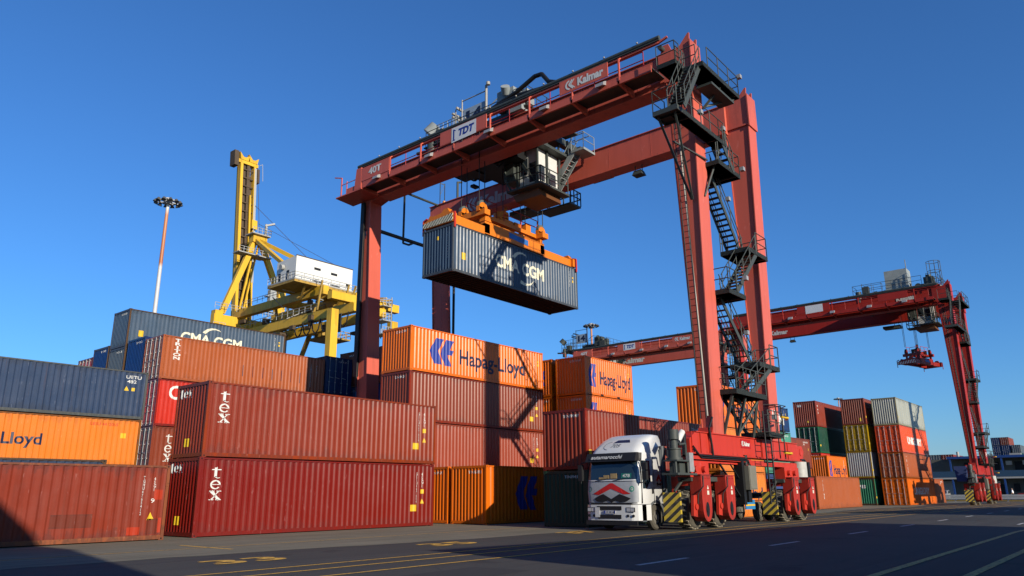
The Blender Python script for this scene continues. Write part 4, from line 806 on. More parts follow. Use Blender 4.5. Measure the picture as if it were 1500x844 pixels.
# cab
cabm = T(); cabm.box(34.0, 36.1, 26.2, 27.6, 19.95, 22.5); cabin = cabm.build('operator_cab', CWHITE, trolley)
for bx in ((33.975, 33.995, 26.3, 26.8, 20.3, 21.6), (33.975, 33.995, 26.95, 27.5, 20.9, 22.0), (34.15, 34.75, 26.175, 26.195, 20.4, 21.4), (35.0, 35.9, 26.175, 26.195, 20.4, 21.2)):
    t = T(); t.box(*bx); t.build('window', GLASS, cabin)
t = T(); t.box(33.4, 33.95, 25.5, 28.2, 19.75, 19.87); t.box(33.95, 36.4, 25.5, 26.1, 19.75, 19.87); rail_path(t, [(33.42, 28.2, 19.87), (33.42, 25.52, 19.87), (36.3, 25.52, 19.87)], h=1.05, r=.035)
for x, y in ((33.9, 26.1), (33.9, 27.7), (36.2, 26.1), (34.9, 26.1)): t.beam((x, y, 23.6), (x, y, 19.8), .12)
t.box(33.7, 36.6, 25.6, 27.9, 22.52, 22.7); t.beam((33.9, 26.1, 19.9), (33.9, 27.7, 22.4), .05); t.beam((33.5, 25.6, 22.6), (33.5, 25.6, 23.7), .12); t.beam((36.5, 25.6, 22.6), (36.5, 25.6, 23.7), .12)
t.tube([(33.6, 28.0, 19.9), (33.5, 28.4, 20.8), (33.7, 28.6, 22.4)], .07); t.box(33.6, 34.6, 27.8, 28.6, 20.6, 22.4)
t.build('cab_gallery', BK, cabin)
t = T(); t.hexa([(34.1, 26.0, 19.3), (36.2, 26.0, 19.3), (36.2, 28.0, 19.3), (34.1, 28.0, 19.3), (34.0, 26.1, 19.75), (36.2, 26.1, 19.75), (36.2, 28.2, 19.75), (34.0, 28.2, 19.75)]); t.build('floor_window', plain('rust_brown_floor', (.16, .06, .02), .5), cabin)
t = T(); y0 = 24.2
for x in (36.4, 37.0): t.beam((x, 27.3, 20.0), (x, 25.1, 22.75), .06, .4)
for i in range(11): s_ = i/11; t.box(36.4, 37.0, 27.25-2.15*s_-.1, 27.25-2.15*s_+.1, 20.1+2.6*s_, 20.14+2.6*s_)
for x in (36.4, 37.0): t.tube([(x, 27.2, 21.1), (x, 25.1, 23.8), (x, 24.2, 23.8)], .03)
t.box(36.3, 37.6, 24.2, 25.2, 22.65, 22.8)
rail_path(t, [(36.35, 25.2, 22.8), (36.35, 24.25, 22.8), (37.6, 24.25, 22.8)]); t.build('cab_stair', CABIN, trolley)
t = T(); t.box(38.95, 40.2, 27.2, 29.9, 20.5, 20.62); rail_path(t, [(38.97, 27.2, 20.62), (38.97, 29.9, 20.62)], h=1.0, n=3, r=.04); rail_path(t, [(40.18, 29.9, 20.62), (40.18, 27.2, 20.62), (38.97, 27.2, 20.62)], h=1.0, n=3, r=.04); rail_path(t, [(38.97, 29.9, 20.62), (40.18, 29.9, 20.62)], r=.04, h=1.0)
for x, y in ((38.97, 27.2), (38.97, 29.9), (40.1, 28.6)): t.beam((x, y, 20.6), (x, y, 23.2), .07)
t.box(38.9, 40.0, 24.3, 25.9, 21.9, 22.05); t.box(38.9, 40.2, 30.6, 32.6, 20.9, 21.2); t.beam((39.0, 24.4, 22), (38.6, 24.4, 23.4), .06); t.build('service_basket', BK, trolley)
t = T(); t.cyl((36.0, 25.2, 23.8), (36.0, 25.2, 24.6), .22, 10); t.build('electric_box', plain('box_sand', (.40, .36, .26), .6, noise=.3), trolley)
# ------------------------------------------------------------------ far copies
CRD = paint('crane_deep_red', (.30, .018, .010), raw=True, rough=.45, grime=.25, rust=.05, fade=.15, scale=.4)
def far_crane(x, y, label, dy_tr, colmap, s=1.0):
    c_ = copy_tree(crane, None, colmap); c_.location = (x, y, 0); c_['label'] = label; c_['group'] = 'red gantry cranes'
    for ch in c_.children:
        if ch.name.startswith('trolley') and not ch.name.startswith('trolley_rail'): ch.location.y += dy_tr
    return c_
dm = {'paint': None}
rc3 = far_crane(101.5, 43.5, 'distant gantry crane whose pale red girder passes behind the short orange containers', 8.6, {'machine_grey': BK, 'pale_conduit': BK2, 'cab_white': CABIN})
rc2 = far_crane(95.8, 14.3, 'distant deep red gantry crane at the right with an empty spreader hanging from it', -9.4, {'crane_salmon_red': CRD, 'crane_rail_red': CRD, 'crane_signal_red': CRD, 'crane_dusty_red': CRD, 'machine_grey': BK, 'pale_conduit': BK2})
def drop(o, word):
    for ch in list(o.children):
        if ch.name.startswith(word):
            for g_ in list(ch.children_recursive): bpy.data.objects.remove(g_)
            bpy.data.objects.remove(ch)
        else: drop(ch, word)
drop(rc2, 'cab_stair'); drop(rc2, 'platform_support'); drop(rc2, 'vent_grille'); drop(rc2, 'louvre'); drop(rc2, 'junction_box'); drop(rc2, 'service_rail'); drop(rc2, 'stair_lamp'); drop(rc3, 'cable_loop'); drop(rc2, 'number_board'); drop(rc2, 'cable_loop'); drop(rc2, 'mast'); drop(rc2, 'lettering')
w = MB(O); w.box(31.6, 33.4, 18.2, 20.6, 23.9, 26.2); w.beam((31.6, 18.2, 26.2), (31.6, 18.2, 27.2), .08); w.build('electric_house', plain('house_pale', (.35, .38, .36), .5, noise=.25, scale=2), rc2)
w = MB(O)
for i in range(9): a = math.pi*2*i/9; w.cyl((31.4+.7*math.cos(a), 15.4+.7*math.sin(a), 23.4), (31.4+.7*math.cos(a), 15.4+.7*math.sin(a), 26.3), .03, 5)
for z in (24.2, 25.2, 26.3):
    for i in range(9): a, b_ = math.pi*2*i/9, math.pi*2*(i+1)/9; w.cyl((31.4+.7*math.cos(a), 15.4+.7*math.sin(a), z), (31.4+.7*math.cos(b_), 15.4+.7*math.sin(b_), z), .03, 5)
w.build('ladder_cage', BK, rc2)
w = MB(O); w.hexa([(27.6, 14.9, 2.3), (28.3, 14.9, 2.3), (28.3, 15.8, 2.3), (27.6, 15.8, 2.3), (27.9, 14.9, 3.8), (28.4, 14.9, 3.8), (28.4, 16.0, 3.8), (27.9, 16.0, 3.8)]); w.build('canvas_cover', plain('canvas_blue', (.03, .05, .14), .8, noise=.3), rc2)
lay(fit(text_bm('Kalmar', .05), -19.6, -17.6, 22.3, 22.9), on_negX(31.12), 'lettering', M_WHITE, rc2)
lay(fit(text_bm('Kalmar', .05), -37.0, -34.6, 21.8, 22.4), on_negX(37.84), 'lettering', M_WHITE, rc2)
# ------------------------------------------------------------------ spreader and the container it holds
SO = Vector((34.5, 29.2, 16.45))
SPO = paint('spreader_orange', (.56, .145, .006), raw=True, rough=.45, grime=.2, rust=.1, fade=.1)
def S(): return MB(SO)
c('shipping_container', 'blue container with cream letters and swooshes hanging in the air under the near crane', 28.42, 28.0, 13.5, H=2.87, mat=P('hanging_blue', (.040, .066, .105), raw=True, grime=.45, rust=.08, fade=.25, spec=.14), fmat=P('hanging_frame', (.09, .10, .11), grime=.5, rust=.45), marks=m_cma, under=True,
  logo_end=lambda H: [(fit(text_bm('\n'.join('GESU447654'), .01), 1.95, 2.05, H*.3, H*.85), M_WHITE), (fit(polys_bm([[(0, 0), (1, 0), (1, 1), (0, 1)]]), 1.15, 1.27, H*.72, H*.80), M_YEL)])
def spreader(mat, hz, label):
    r = thing('spreader', label, 'spreader', SO); r['group'] = 'container spreaders'
    m_ = S(); m_.box(31.35, 37.2, 28.2, 28.55, 16.55, 17.35); m_.box(31.35, 37.2, 29.9, 30.25, 16.55, 17.35); m_.box(31.35, 31.8, 28.2, 30.25, 16.6, 17.2); m_.box(36.8, 37.2, 28.2, 30.25, 16.6, 17.2)
    m_.prism([(31.3, 17.35), (31.9, 17.35), (31.75, 17.65), (31.35, 17.65)], 1, 28.15, 28.6)
    fr = m_.build('main_frame', mat, r)
    lay(polys_bm([[(33.6, 16.85), (35.5, 16.78), (35.5, 17.14), (33.6, 17.2)]]), lambda u, v: (u-SO.x, 28.19-SO.y, v-SO.z), 'name_plate', plain('plate_blue', (.04, .17, .5), .5, noise=.5, scale=3), fr)
    for x0, x1 in ((28.45, 31.35), (37.2, 40.5)):
        m_ = S(); m_.hexa([(x0, 28.22, 16.46), (x1, 28.22, 16.5), (x1, 28.5, 16.5), (x0, 28.5, 16.46), (x0, 28.22, 17.0), (x1, 28.22, 17.0), (x1, 28.5, 17.0), (x0, 28.5, 17.0)]); m_.build('telescopic_beam', mat, r); m_ = S(); m_.box(x0, x1, 29.95, 30.22, 16.5, 17.0); m_.build('telescopic_beam', mat, r)
    for x, s in ((28.4, 1), (40.55, -1)):
        m_ = S(); m_.prism([(28.02, 16.46), (30.42, 16.46), (30.42, 16.85), (30.1, 16.95), (29.9, 17.2), (29.6, 17.1), (28.95, 17.15), (28.75, 17.35), (28.45, 17.35), (28.3, 17.1), (28.02, 17.0)], 0, x, x+s*.35)
        e = m_.build('end_beam', mat, r)
        m_ = S(); m_.prism([(28.0, 16.5), (30.44, 16.5), (30.44, 16.78), (28.0, 16.95)], 0, x-s*.02, x-s*.003); m_.build('hazard_board', hz, e)
        for y, q in ((27.93, 1), (30.51, -1)):
            m_ = S(); m_.beam((x+s*.1, y, 17.0), (x+s*.1, y, 16.1), .12, .06); m_.beam((x+s*.1, y, 17.0), (x+s*.1, y+q*.3, 17.1), .1, .1); m_.build('flipper', CR2 if mat is SPO else mat, r)
    m_ = S(); m_.box(31.2, 37.4, 28.55, 28.8, 17.75, 18.0); m_.box(31.2, 37.4, 29.65, 29.9, 17.75, 18.0); m_.box(31.1, 31.6, 28.0, 30.4, 17.7, 18.05); m_.box(36.8, 37.4, 28.0, 30.4, 17.7, 18.05); m_.box(33.4, 34.6, 28.7, 29.8, 18.0, 18.3); m_.box(34.9, 35.5, 28.8, 29.7, 18.0, 18.4)
    for x in (31.5, 37.0):
        for y in (28.4, 30.0): m_.box(x-.12, x+.12, y-.12, y+.12, 17.3, 17.8)
    m_.build('head_block', mat, r)
    for x in (31.35, 37.15):
        for y in (28.45, 29.95):
            m_ = S(); m_.cyl((x, y-.14, 18.2), (x, y+.14, 18.2), .36, 18); m_.box(x-.36, x+.36, y-.14, y+.14, 17.95, 18.2); sh = m_.build('sheave_housing', mat, r)
            m_ = S(); m_.cyl((x, y-.1, 18.35), (x, y+.1, 18.35), .36, 18); m_.build('sheave', BK2 if mat is not SPO else plain('sheave_grey', (.12, .14, .13), .5), sh)
            m_ = S(); m_.cyl((x, y-.16, 18.2), (x, y+.16, 18.2), .07, 8); m_.build('axle', BK2, sh)
    m_ = S(); rail_path(m_, [(33.6, 28.6, 18.0), (37.0, 28.6, 18.0)], h=1.0, n=2, r=.03); rail_path(m_, [(31.5, 29.9, 18.0), (33.0, 29.9, 18.0), (33.0, 28.7, 18.0), (31.7, 28.7, 18.0)], h=1.0, n=1, r=.03); m_.build('handrail', CR2, r)
    m_ = S(); m_.tube([(34.2, 29.2, 18.3), (34.2, 29.2, 18.9), (34.6, 29.3, 19.4)], .12, 8); m_.cyl((34.0, 29.2, 18.4), (34.0, 29.2, 18.8), .5, 14); m_.cyl((31.9, 29.2, 17.8), (31.9, 29.2, 18.6), .2, 10); m_.box(35.8, 36.3, 28.6, 29.0, 18.0, 18.5); m_.build('cable_basket', BK2 if mat is not SPO else mat, r)
    for (x, y) in ((31.1, 28.45), (31.6, 28.45), (36.9, 28.45), (37.4, 28.45), (31.1, 29.95), (31.6, 29.95), (36.9, 29.95), (37.4, 29.95), (34.2, 29.2)): m_ = S(); m_.cyl((x, y, 18.3), (x, y, 23.6), .030, 5); m_.build('hoist_rope', BK2, r)
    return r
HZ2 = stripes('chevron_stripes', (0, 1, 1), 4.2, (.72, .68, .48), (.015, .015, .015))
sp = spreader(SPO, HZ2, 'orange spreader with striped end board gripping the hanging blue container')
sp2 = spreader(paint('spreader_dark_red', (.22, .014, .008), raw=True, grime=.4, rust=.2), stripes('red_white_stripes', (0, 1, .6), 3.0, (.6, .6, .5), (.4, .03, .02)), 'small red spreader hanging empty under the distant right crane')
# the distant spreader is retracted and hangs lower on its ropes
sp2.location = (95.6, 18.4, 15.3); sp2.rotation_euler = (0, 0, R(-16)); sp2.scale = (.48, .85, .85)
for ch in sp2.children:
    if ch.name.startswith('hoist_rope'): ch.scale = (1, 1, 1.35)
# ------------------------------------------------------------------ the white tractor unit with its empty skeletal trailer
TX, TY = 26.5, 15.72           # front plane, lane side of the cab
TRO = (TX+4, TY+1.25, 0)
truck = thing('truck', 'white tractor unit with black sun visor and red arrow emblem waiting under the crane', 'truck', TRO)
def K(): return MB(TRO)
CW_ = plain('truck_white', (.72, .73, .72), .28, noise=.06, scale=2, coat=.4); BLKP = plain('black_plastic', (.018, .018, .02), .55); GRYP = plain('grey_plastic', (.10, .11, .12), .5)
yc = TY+1.25
# cab shell: stacked rounded outlines (z, front x, back x, half width, corner radius)
RINGS = [(1.02, .05, 2.25, 1.22, .26), (1.5, .02, 2.25, 1.25, .28), (1.95, .06, 2.25, 1.25, .30), (2.40, .16, 2.25, 1.235, .30), (2.88, .28, 2.25, 1.21, .30), (3.02, .30, 2.25, 1.20, .32), (3.22, .46, 2.25, 1.16, .36), (3.45, .78, 2.28, 1.12, .40), (3.62, 1.05, 2.3, 1.08, .42), (3.80, 1.50, 2.3, 1.0, .40), (3.84, 1.75, 2.28, .85, .34)]
def ring_at(z):
    for a, b in zip(RINGS[:-1], RINGS[1:]):
        if a[0] <= z <= b[0]: t = (z-a[0])/(b[0]-a[0]); return [a[i]+(b[i]-a[i])*t for i in range(5)]
    return list(RINGS[0] if z < RINGS[0][0] else RINGS[-1])
def ring_pts(z, off=0):
    _, xf, xb, w, r = ring_at(z); xf -= off; w += off; pts = [(xb, -w)]
    for i in range(7): a = R(15*i); pts.append((xf+r-r*math.sin(a), -w+r-r*math.cos(a)))
    for i in range(1, 8): pts.append((xf-.035*math.sin(math.pi*i/8), (-w+r)+(2*w-2*r)*i/8))
    for i in range(7): a = R(15*i); pts.append((xf+r-r*math.cos(a), w-r+r*math.sin(a)))
    pts.append((xb, w)); return [(TX+x, yc+y, z) for x, y in pts]
b = K(); rr = [ring_pts(q[0]) for q in RINGS]; n = len(rr[0]); vs = [p for r_ in rr for p in r_]; fs = []
for i in range(len(rr)-1):
    for j in range(n-1): fs.append((i*n+j, i*n+j+1, (i+1)*n+j+1, (i+1)*n+j))
    fs.append((i*n+n-1, i*n, (i+1)*n, (i+1)*n+n-1))
b.add(vs, fs, 0, True); b.add(rr[-1], [tuple(range(n))]); b.add(rr[0], [tuple(range(n))])
cabt = b.build('cab', CW_, truck)
def patch(j0, j1, zs, off, name, mat, parent, fr=(0, 0)):
    """skin laid on the cab between outline indices j0..j1 and heights zs"""
    m_ = K(); rows = [ring_pts(z, off)[j0:j1+1] for z in zs]; k = j1-j0+1; vs = [p for r_ in rows for p in r_]
    m_.add(vs, [(i*k+j, i*k+j+1, (i+1)*k+j+1, (i+1)*k+j) for i in range(len(rows)-1) for j in range(k-1)], 0, True)
    m_.sm = [True]*len(m_.f); return m_.build(name, mat, parent, fixn=False)
wsg = patch(4, 19, (1.98, 2.2, 2.4, 2.6, 2.78), .006, 'windscreen', glassmat('truck_glass', (.012, .022, .03)), cabt)
patch(2, 21, (2.72, 2.85, 2.95, 3.03), .045, 'sun_visor', BLKP, cabt)
m_ = K(); m_.hexa([(TX-.02, yc-1.2, 2.70), (TX+.3, yc-1.2, 2.70), (TX+.3, yc+1.2, 2.70), (TX-.02, yc+1.2, 2.70), (TX+.15, yc-1.18, 3.04), (TX+.35, yc-1.18, 3.04), (TX+.35, yc+1.18, 3.04), (TX+.15, yc+1.18, 3.04)]); m_.build('visor_box', BLKP, cabt)
def on_front(zf=None, off=.06):
    def f(u, v):
        _, xf, xb, w, r = ring_at(v); a = abs(u); x = xf-.035*math.cos(min(1, a/(w-r))*math.pi/2) if a < w-r else xf+r-math.sqrt(max(0, r*r-(a-(w-r))**2))
        return (TX+x-off-TRO[0], yc-u-TRO[1], v)
    return f
def hf(u): return u
cuts = [-1.1+.1*i for i in range(23)]
lay(fit(text_bm('autamarocchi', .02, shear=.25), -.88, .62, 2.80, 2.95), lambda u, v: (TX-.075+.35*(v-2.7)-TRO[0], yc-u-TRO[1], v), 'lettering', M_WHITE, cabt)
patch(3, 20, (1.10, 1.3, 1.5, 1.7, 1.88), .004, 'front_panel', plain('front_panel_grey', (.42, .44, .46), .35), cabt)
lay(polys_bm([[(-.85, 1.42), (-.02, 1.84), (.1, 1.84), (.92, 1.42), (.62, 1.40), (.03, 1.62), (-.56, 1.38)]]), on_front(off=.015), 'arrow_emblem', plain('emblem_red', (.62, .02, .015), .4), cabt, cuts)
lay(polys_bm([[(-.82, 1.22), (-.55, 1.36), (-.35, 1.42), (.03, 1.22), (.42, 1.42), (.6, 1.36), (.92, 1.24), (.7, 1.12), (.4, 1.10), (.2, 1.16), (.03, 1.08), (-.15, 1.16), (-.4, 1.10), (-.66, 1.12)]]), on_front(off=.02), 'dark_emblem', BLKP, cabt, cuts)
for u0 in (-1.02, .98): lay(fit(polys_bm([[(math.cos(a), math.sin(a)) for a in [2*math.pi*i/16 for i in range(16)]]]), u0-.1, u0+.1, 1.5, 1.72), on_front(off=.012), 'round_sticker', plain('sticker_green', (.05, .35, .22), .4), cabt)
lay(fit(text_bm('G', .03), .93, 1.03, 1.55, 1.67), on_front(off=.02), 'lettering', M_WHITE, cabt)
lay(fit(text_bm('705', .0, shear=.2), -.25, .18, 3.28, 3.42), on_front(off=.012), 'lettering', M_NAVY, cabt)
lay(polys_bm(arc(-.30, 3.36, .32, .17, 100, 260, .015, .015)), on_front(off=.012), 'roof_marking', M_NAVY, cabt)
lay(polys_bm([[(-.28, 3.47), (.55, 3.47), (.42, 3.60), (-.12, 3.60)]]), on_front(off=.014), 'roof_hatch', glassmat('hatch_glass', (.02, .03, .08)), cabt)
# things on the dashboard seen through the glass are built as a shelf in front of the seats
m_ = K()
for (y, z, w_, h_) in ((.15, 2.02, .30, .2), (-.2, 2.02, .26, .14), (-.45, 2.0, .22, .08)): m_.box(TX+.02, TX+.035, yc-y-w_/2, yc-y+w_/2, z, z+h_)
m_.build('dashboard_papers', plain('cardboard', (.42, .30, .14), .7, noise=.5, scale=9), cabt)
lay(polys_bm([[(.48, 2.03), (.95, 2.03), (.95, 2.22), (.48, 2.22)]]), on_front(off=.014), 'number_card', plain('card_green', (.02, .16, .13), .4), cabt)
lay(fit(text_bm('478', .02), .55, .88, 2.06, 2.19), on_front(off=.02), 'lettering', M_WHITE, cabt)
for u0 in (-.75, .1):
    lay(polys_bm(stroke([(u0, 1.93), (u0+.62, 2.02)], .022)), on_front(off=.03), 'wiper', BLKP, cabt)
lay(polys_bm([[(-1.15, 1.055), (1.15, 1.055), (1.15, 1.085), (-1.15, 1.085)], [(-1.18, 1.90), (1.18, 1.90), (1.18, 1.925), (-1.18, 1.925)]]), on_front(off=.012), 'panel_gap', BLKP, cabt, cuts)
# lane-side door window, mirror, handle
m_ = K(); y0 = TY-.012; m_.add([(TX+.42, y0, 1.62), (TX+.75, y0, 1.62), (TX+1.05, y0, 1.95), (TX+1.05, y0+.02, 2.72), (TX+.42, y0+.03, 2.72)], [(0, 1, 2, 3, 4)]); m_.build('side_window', glassmat('truck_glass'), cabt); m_ = K(); m_.add([(TX+.42, yc+1.26, 1.95), (TX+1.05, yc+1.26, 1.95), (TX+1.05, yc+1.25, 2.7), (TX+.42, yc+1.25, 2.7)], [(0, 1, 2, 3)]); m_.build('side_window', glassmat('truck_glass'), cabt)
m_ = K(); m_.tube([(TX+.12, TY, 2.7), (TX+.1, TY-.28, 2.66), (TX+.1, TY-.28, 1.85), (TX+.2, TY, 1.85)], .02); m_.box(TX+.05, TX+.2, TY-.40, TY-.2, 1.95, 2.3); m_.box(TX+.05, TX+.2, TY-.40, TY-.2, 2.34, 2.62); m_.box(TX+.3, TX+.34, TY-.02, TY-.001, 1.05, 2.7)
m_.build('mirror', BLKP, cabt)
m_ = K(); m_.tube([(TX+.12, yc+1.25, 2.7), (TX+.1, yc+1.5, 2.66), (TX+.1, yc+1.5, 1.85)], .02); m_.box(TX+.05, TX+.2, yc+1.42, yc+1.62, 1.95, 2.6); m_.build('mirror', BLKP, cabt)
m_ = K(); m_.box(TX+1.12, TX+1.26, TY-.02, TY+.01, 1.42, 1.62); m_.box(TX+.34, TX+.355, TY-.004, TY+.01, 1.05, 2.8); m_.box(TX+1.3, TX+1.315, TY-.004, TY+.01, 1.05, 2.9); m_.build('door_handle', BLKP, cabt)
lay(polys_bm([[(1.5, 1.95), (1.72, 2.2), (1.95, 1.95), (1.86, 1.88), (1.72, 2.02), (1.6, 1.88)]]), lambda u, v: (TX+u-TRO[0], TY-.006-TRO[1], v), 'arrow_emblem', MATS['emblem_red'], cabt)
lay(polys_bm([[(1.52, 1.80), (1.62, 1.88), (1.72, 1.80), (1.82, 1.88), (1.92, 1.80), (1.85, 1.72), (1.72, 1.76), (1.6, 1.72)]]), lambda u, v: (TX+u-TRO[0], TY-.006-TRO[1], v), 'dark_emblem', BLKP, cabt)
m_ = K(); m_.cyl((TX+2.15, TY+.02, 1.2), (TX+2.15, TY+.02, 3.35), .10, 10); m_.box(TX+1.95, TX+2.4, TY+.0, TY+.05, 1.1, 3.2); m_.build('side_fairing', GRYP, cabt)
# bumper, lights, grille
m_ = K(); nb = 12; pts = [(TX+1.0, TY+.0), (TX+.25, TY+.0), (TX+.08, TY+.06), (TX-.02, TY+.22)]+[(TX-.05-.03*math.sin(math.pi*i/6), TY+.3+(1.9)*i/6) for i in range(7)]+[(TX-.02, yc+1.03), (TX+.08, yc+1.19), (TX+.25, yc+1.25), (TX+1.0, yc+1.25)]
for z0, z1, inn in ((.40, 1.0, 0),):
    k = len(pts); vs = [(x, y, z0) for x, y in pts]+[(x, y, z1) for x, y in pts]; m_.add(vs, [(i, i+1, k+i+1, k+i) for i in range(k-1)]+[tuple(range(k)), tuple(range(k, 2*k))])
bmp = m_.build('bumper', CW_, truck)
m_ = K(); m_.box(TX-.095, TX-.07, yc-.52, yc+.62, .80, .95); m_.box(TX-.095, TX-.07, yc-.5, yc+.6, .47, .62); m_.box(TX-.05, TX+.02, yc-1.2, yc+1.2, .22, .40); m_.box(TX-.03, TX+.05, yc-.95, yc+.95, 1.0, 1.08); m_.build('grille', BLKP, bmp)
for s in (-1, 1):
    m_ = K(); y_ = yc+s*.92; m_.box(TX-.072, TX-.04, y_-.2, y_+.2, .72, .90); m_.build('headlight_bezel', BLKP, bmp)
    m_ = K(); m_.box(TX-.078, TX-.073, y_-.17, y_-.01, .745, .875); m_.box(TX-.078, TX-.073, y_+.01, y_+.17, .745, .875); m_.build('headlight', plain('lamp_glass', (.55, .56, .58), .1, spec=.8), bmp)
    for q in (-.12, .12):
        m_ = K(); m_.cyl((TX-.078, y_+q, .58), (TX-.03, y_+q, .58), .055, 12); m_.build('fog_lamp', BLKP, bmp)
m_ = K(); m_.box(TX-.11, TX-.09, yc-.25, yc+.28, .665, .775); m_.box(TX-.1, TX-.08, yc+.5, yc+.72, .52, .9); npl = m_.build('number_plate', plain('plate_white', (.65, .65, .65), .4), bmp)
m_ = K(); m_.box(TX-.115, TX-.111, yc+.22, yc+.28, .665, .775); m_.box(TX-.115, TX-.111, yc-.25, yc-.2, .665, .775); m_.build('plate_band', M_BLUE, npl)
lay(fit(text_bm('CF 182 LM', .01), -.18, .2, .685, .755), lambda u, v: (TX-.113-TRO[0], yc-u-TRO[1], v), 'lettering', M_NAVY, npl)
# steps, wheel arch, chassis, wheels
m_ = K(); m_.box(TX+.3, TX+.62, TY+.0, TY+.25, .35, 1.02)
for i in range(11):
    a0, a1 = math.pi*i/11, math.pi*(i+1)/11; c0 = (TX+1.45, 1.0*0+.52)
    m_.hexa([(c0[0]-.72*math.cos(a0), TY+.02, c0[1]+.64*math.sin(a0)), (c0[0]-.72*math.cos(a1), TY+.02, c0[1]+.64*math.sin(a1)), (c0[0]-.60*math.cos(a1), TY+.02, c0[1]+.54*math.sin(a1)), (c0[0]-.60*math.cos(a0), TY+.02, c0[1]+.54*math.sin(a0)),
             (c0[0]-.72*math.cos(a0), TY+.5, c0[1]+.64*math.sin(a0)), (c0[0]-.72*math.cos(a1), TY+.5, c0[1]+.64*math.sin(a1)), (c0[0]-.60*math.cos(a1), TY+.5, c0[1]+.54*math.sin(a1)), (c0[0]-.60*math.cos(a0), TY+.5, c0[1]+.54*math.sin(a0))])
m_.build('wheel_arch', GRYP, truck)
m_ = K(); m_.box(TX+.6, TX+6.2, yc-.45, yc-.32, .75, .98); m_.box(TX+.6, TX+6.2, yc+.32, yc+.45, .75, .98); m_.box(TX+2.4, TX+3.6, TY+.15, TY+.6, .45, .95); m_.box(TX+.7, TX+2.2, yc-1.0, yc+1.0, .75, 1.02); m_.build('chassis', BLKP, truck)
def twheel(x, y, par, off, rim=None): return wheel(x, y, .5, .5, .3, par, off, 0, rim)
for y in (TY+.17, yc+1.08): twheel(TX+1.45, y, truck, TRO)
for y in (TY+.17, TY+.5, yc+.75, yc+1.08): twheel(TX+5.1, y, truck, TRO)
m_ = K(); m_.box(TX+2.42, TX+2.9, yc-.9, yc-.5, 1.5, 2.4); m_.build('air_intake', GRYP, truck)
# trailer
TLO = (TX+9.5, yc, 0)
tl = thing('semi_trailer', 'empty black skeletal trailer coupled behind the white tractor unit', 'trailer', TLO)
def Q(): return MB(TLO)
m_ = Q(); m_.box(TX+4.3, TX+16.3, yc-.45, yc-.30, 1.12, 1.42); m_.box(TX+4.3, TX+16.3, yc+.30, yc+.45, 1.12, 1.42)
for x in (4.4, 7.5, 10.5, 13.2, 16.1): m_.box(TX+x, TX+x+.2, yc-1.2, yc+1.2, 1.2, 1.36)
m_.build('frame', BLKP, tl)
for x in (12.2, 13.5, 14.8):
    for y in (yc-1.08, yc+1.08): twheel(TX+x, y, tl, TLO)
m_ = Q(); m_.box(TX+10.4, TX+11.55, yc-1.2, yc-1.15, .62, 1.08); sg = m_.build('side_box', plain('box_blue', (.03, .22, .50), .4), tl)
m_ = Q(); m_.box(TX+10.42, TX+11.53, yc-1.206, yc-1.201, .78, .86); m_.build('side_stripe', M_YEL, sg)
m_ = Q(); m_.box(TX+11.6, TX+15.6, yc-1.22, yc-1.1, 1.02, 1.06); m_.box(TX+8.0, TX+8.2, yc-.8, yc-.6, .0, 1.12); m_.build('mudguard', BLKP, tl)
# ------------------------------------------------------------------ quay crane far behind the stacks
CY = paint('crane_yellow', (.58, .34, .022), raw=True, rough=.45, grime=.3, rust=.12, fade=.2, scale=.3)
CYD = paint('crane_yellow_stained', (.34, .21, .04), raw=True, rough=.5, grime=.6, rust=.5, scale=.3)
HSE = plain('machine_house_white', (.80, .80, .76), .5, noise=.05, scale=.6); RLG = plain('railing_grey', (.42, .42, .40), .5); BRN = plain('rope_brown', (.09, .06, .035), .7, noise=.4, scale=1)
QO = Vector((79.5, 122, 0))
q = thing('quay_crane', 'tall yellow quay crane with raised boom and white machine house behind the left stacks', 'quay crane', QO)
def B(): return MB(QO)
m_ = B()
for x in (73.0, 86.0):
    for yy, zz in ((136, 36), (99.5, 31.2)): m_ = B(); m_.beam((x, yy, 0), (x, yy, zz), 1.4, 1.3, up=(0, 1, 0)); m_.build('leg', CY, q)
m_ = B(); m_.box(72.2, 86.9, 98.9, 100.1, 32.9, 34.3); m_.build('portal_beam', CY, q); m_ = B(); m_.box(71.4, 87.0, 135.3, 136.7, 34.0, 36.0); m_.box(71.5, 73.2, 135.2, 136.8, 32.5, 36.8); m_.build('portal_beam', CY, q)
m_ = B(); m_.beam((86.0, 98, 10), (86.0, 136, 30), .8); m_.beam((86.0, 136, 12), (86.0, 124, 33), .7); m_.build('brace', CYD, q)
m_ = B(); m_.box(82.0, 83.0, 98.2, 137, 31.2, 32.85); m_.box(76.0, 77.0, 98.2, 137, 31.2, 32.85); m_.build('trolley_girder', CY, q)
m_ = B(); m_.box(84.9, 86.6, 134.8, 136.5, 36.0, 43.2); m_.box(83.4, 84.6, 107, 134.5, 35.9, 37.5); m_.box(76.2, 77.4, 107, 137, 35.9, 37.5); m_.box(77.4, 83.4, 120.0, 121.2, 36.0, 37.3); m_.build('upper_girder', CY, q)
m_ = B()
m_.beam((73.2, 136, 36.5), (79.2, 136, 53.6), 1.1, .9, up=(0, 1, 0)); m_.beam((85.4, 136, 43.0), (80.2, 136, 53.6), 1.1, .9, up=(0, 1, 0)); m_.beam((80.0, 136, 53.4), (84.5, 118, 43.5), .9, .8); m_.beam((79.2, 136, 53.4), (76.5, 118, 42.5), .8, .7)
m_.beam((78.0, 137, 50.0), (81.5, 137, 50.0), .9); m_.box(78.2, 81.4, 135.2, 137, 52.6, 54.2); m_.build('a_frame', CY, q)
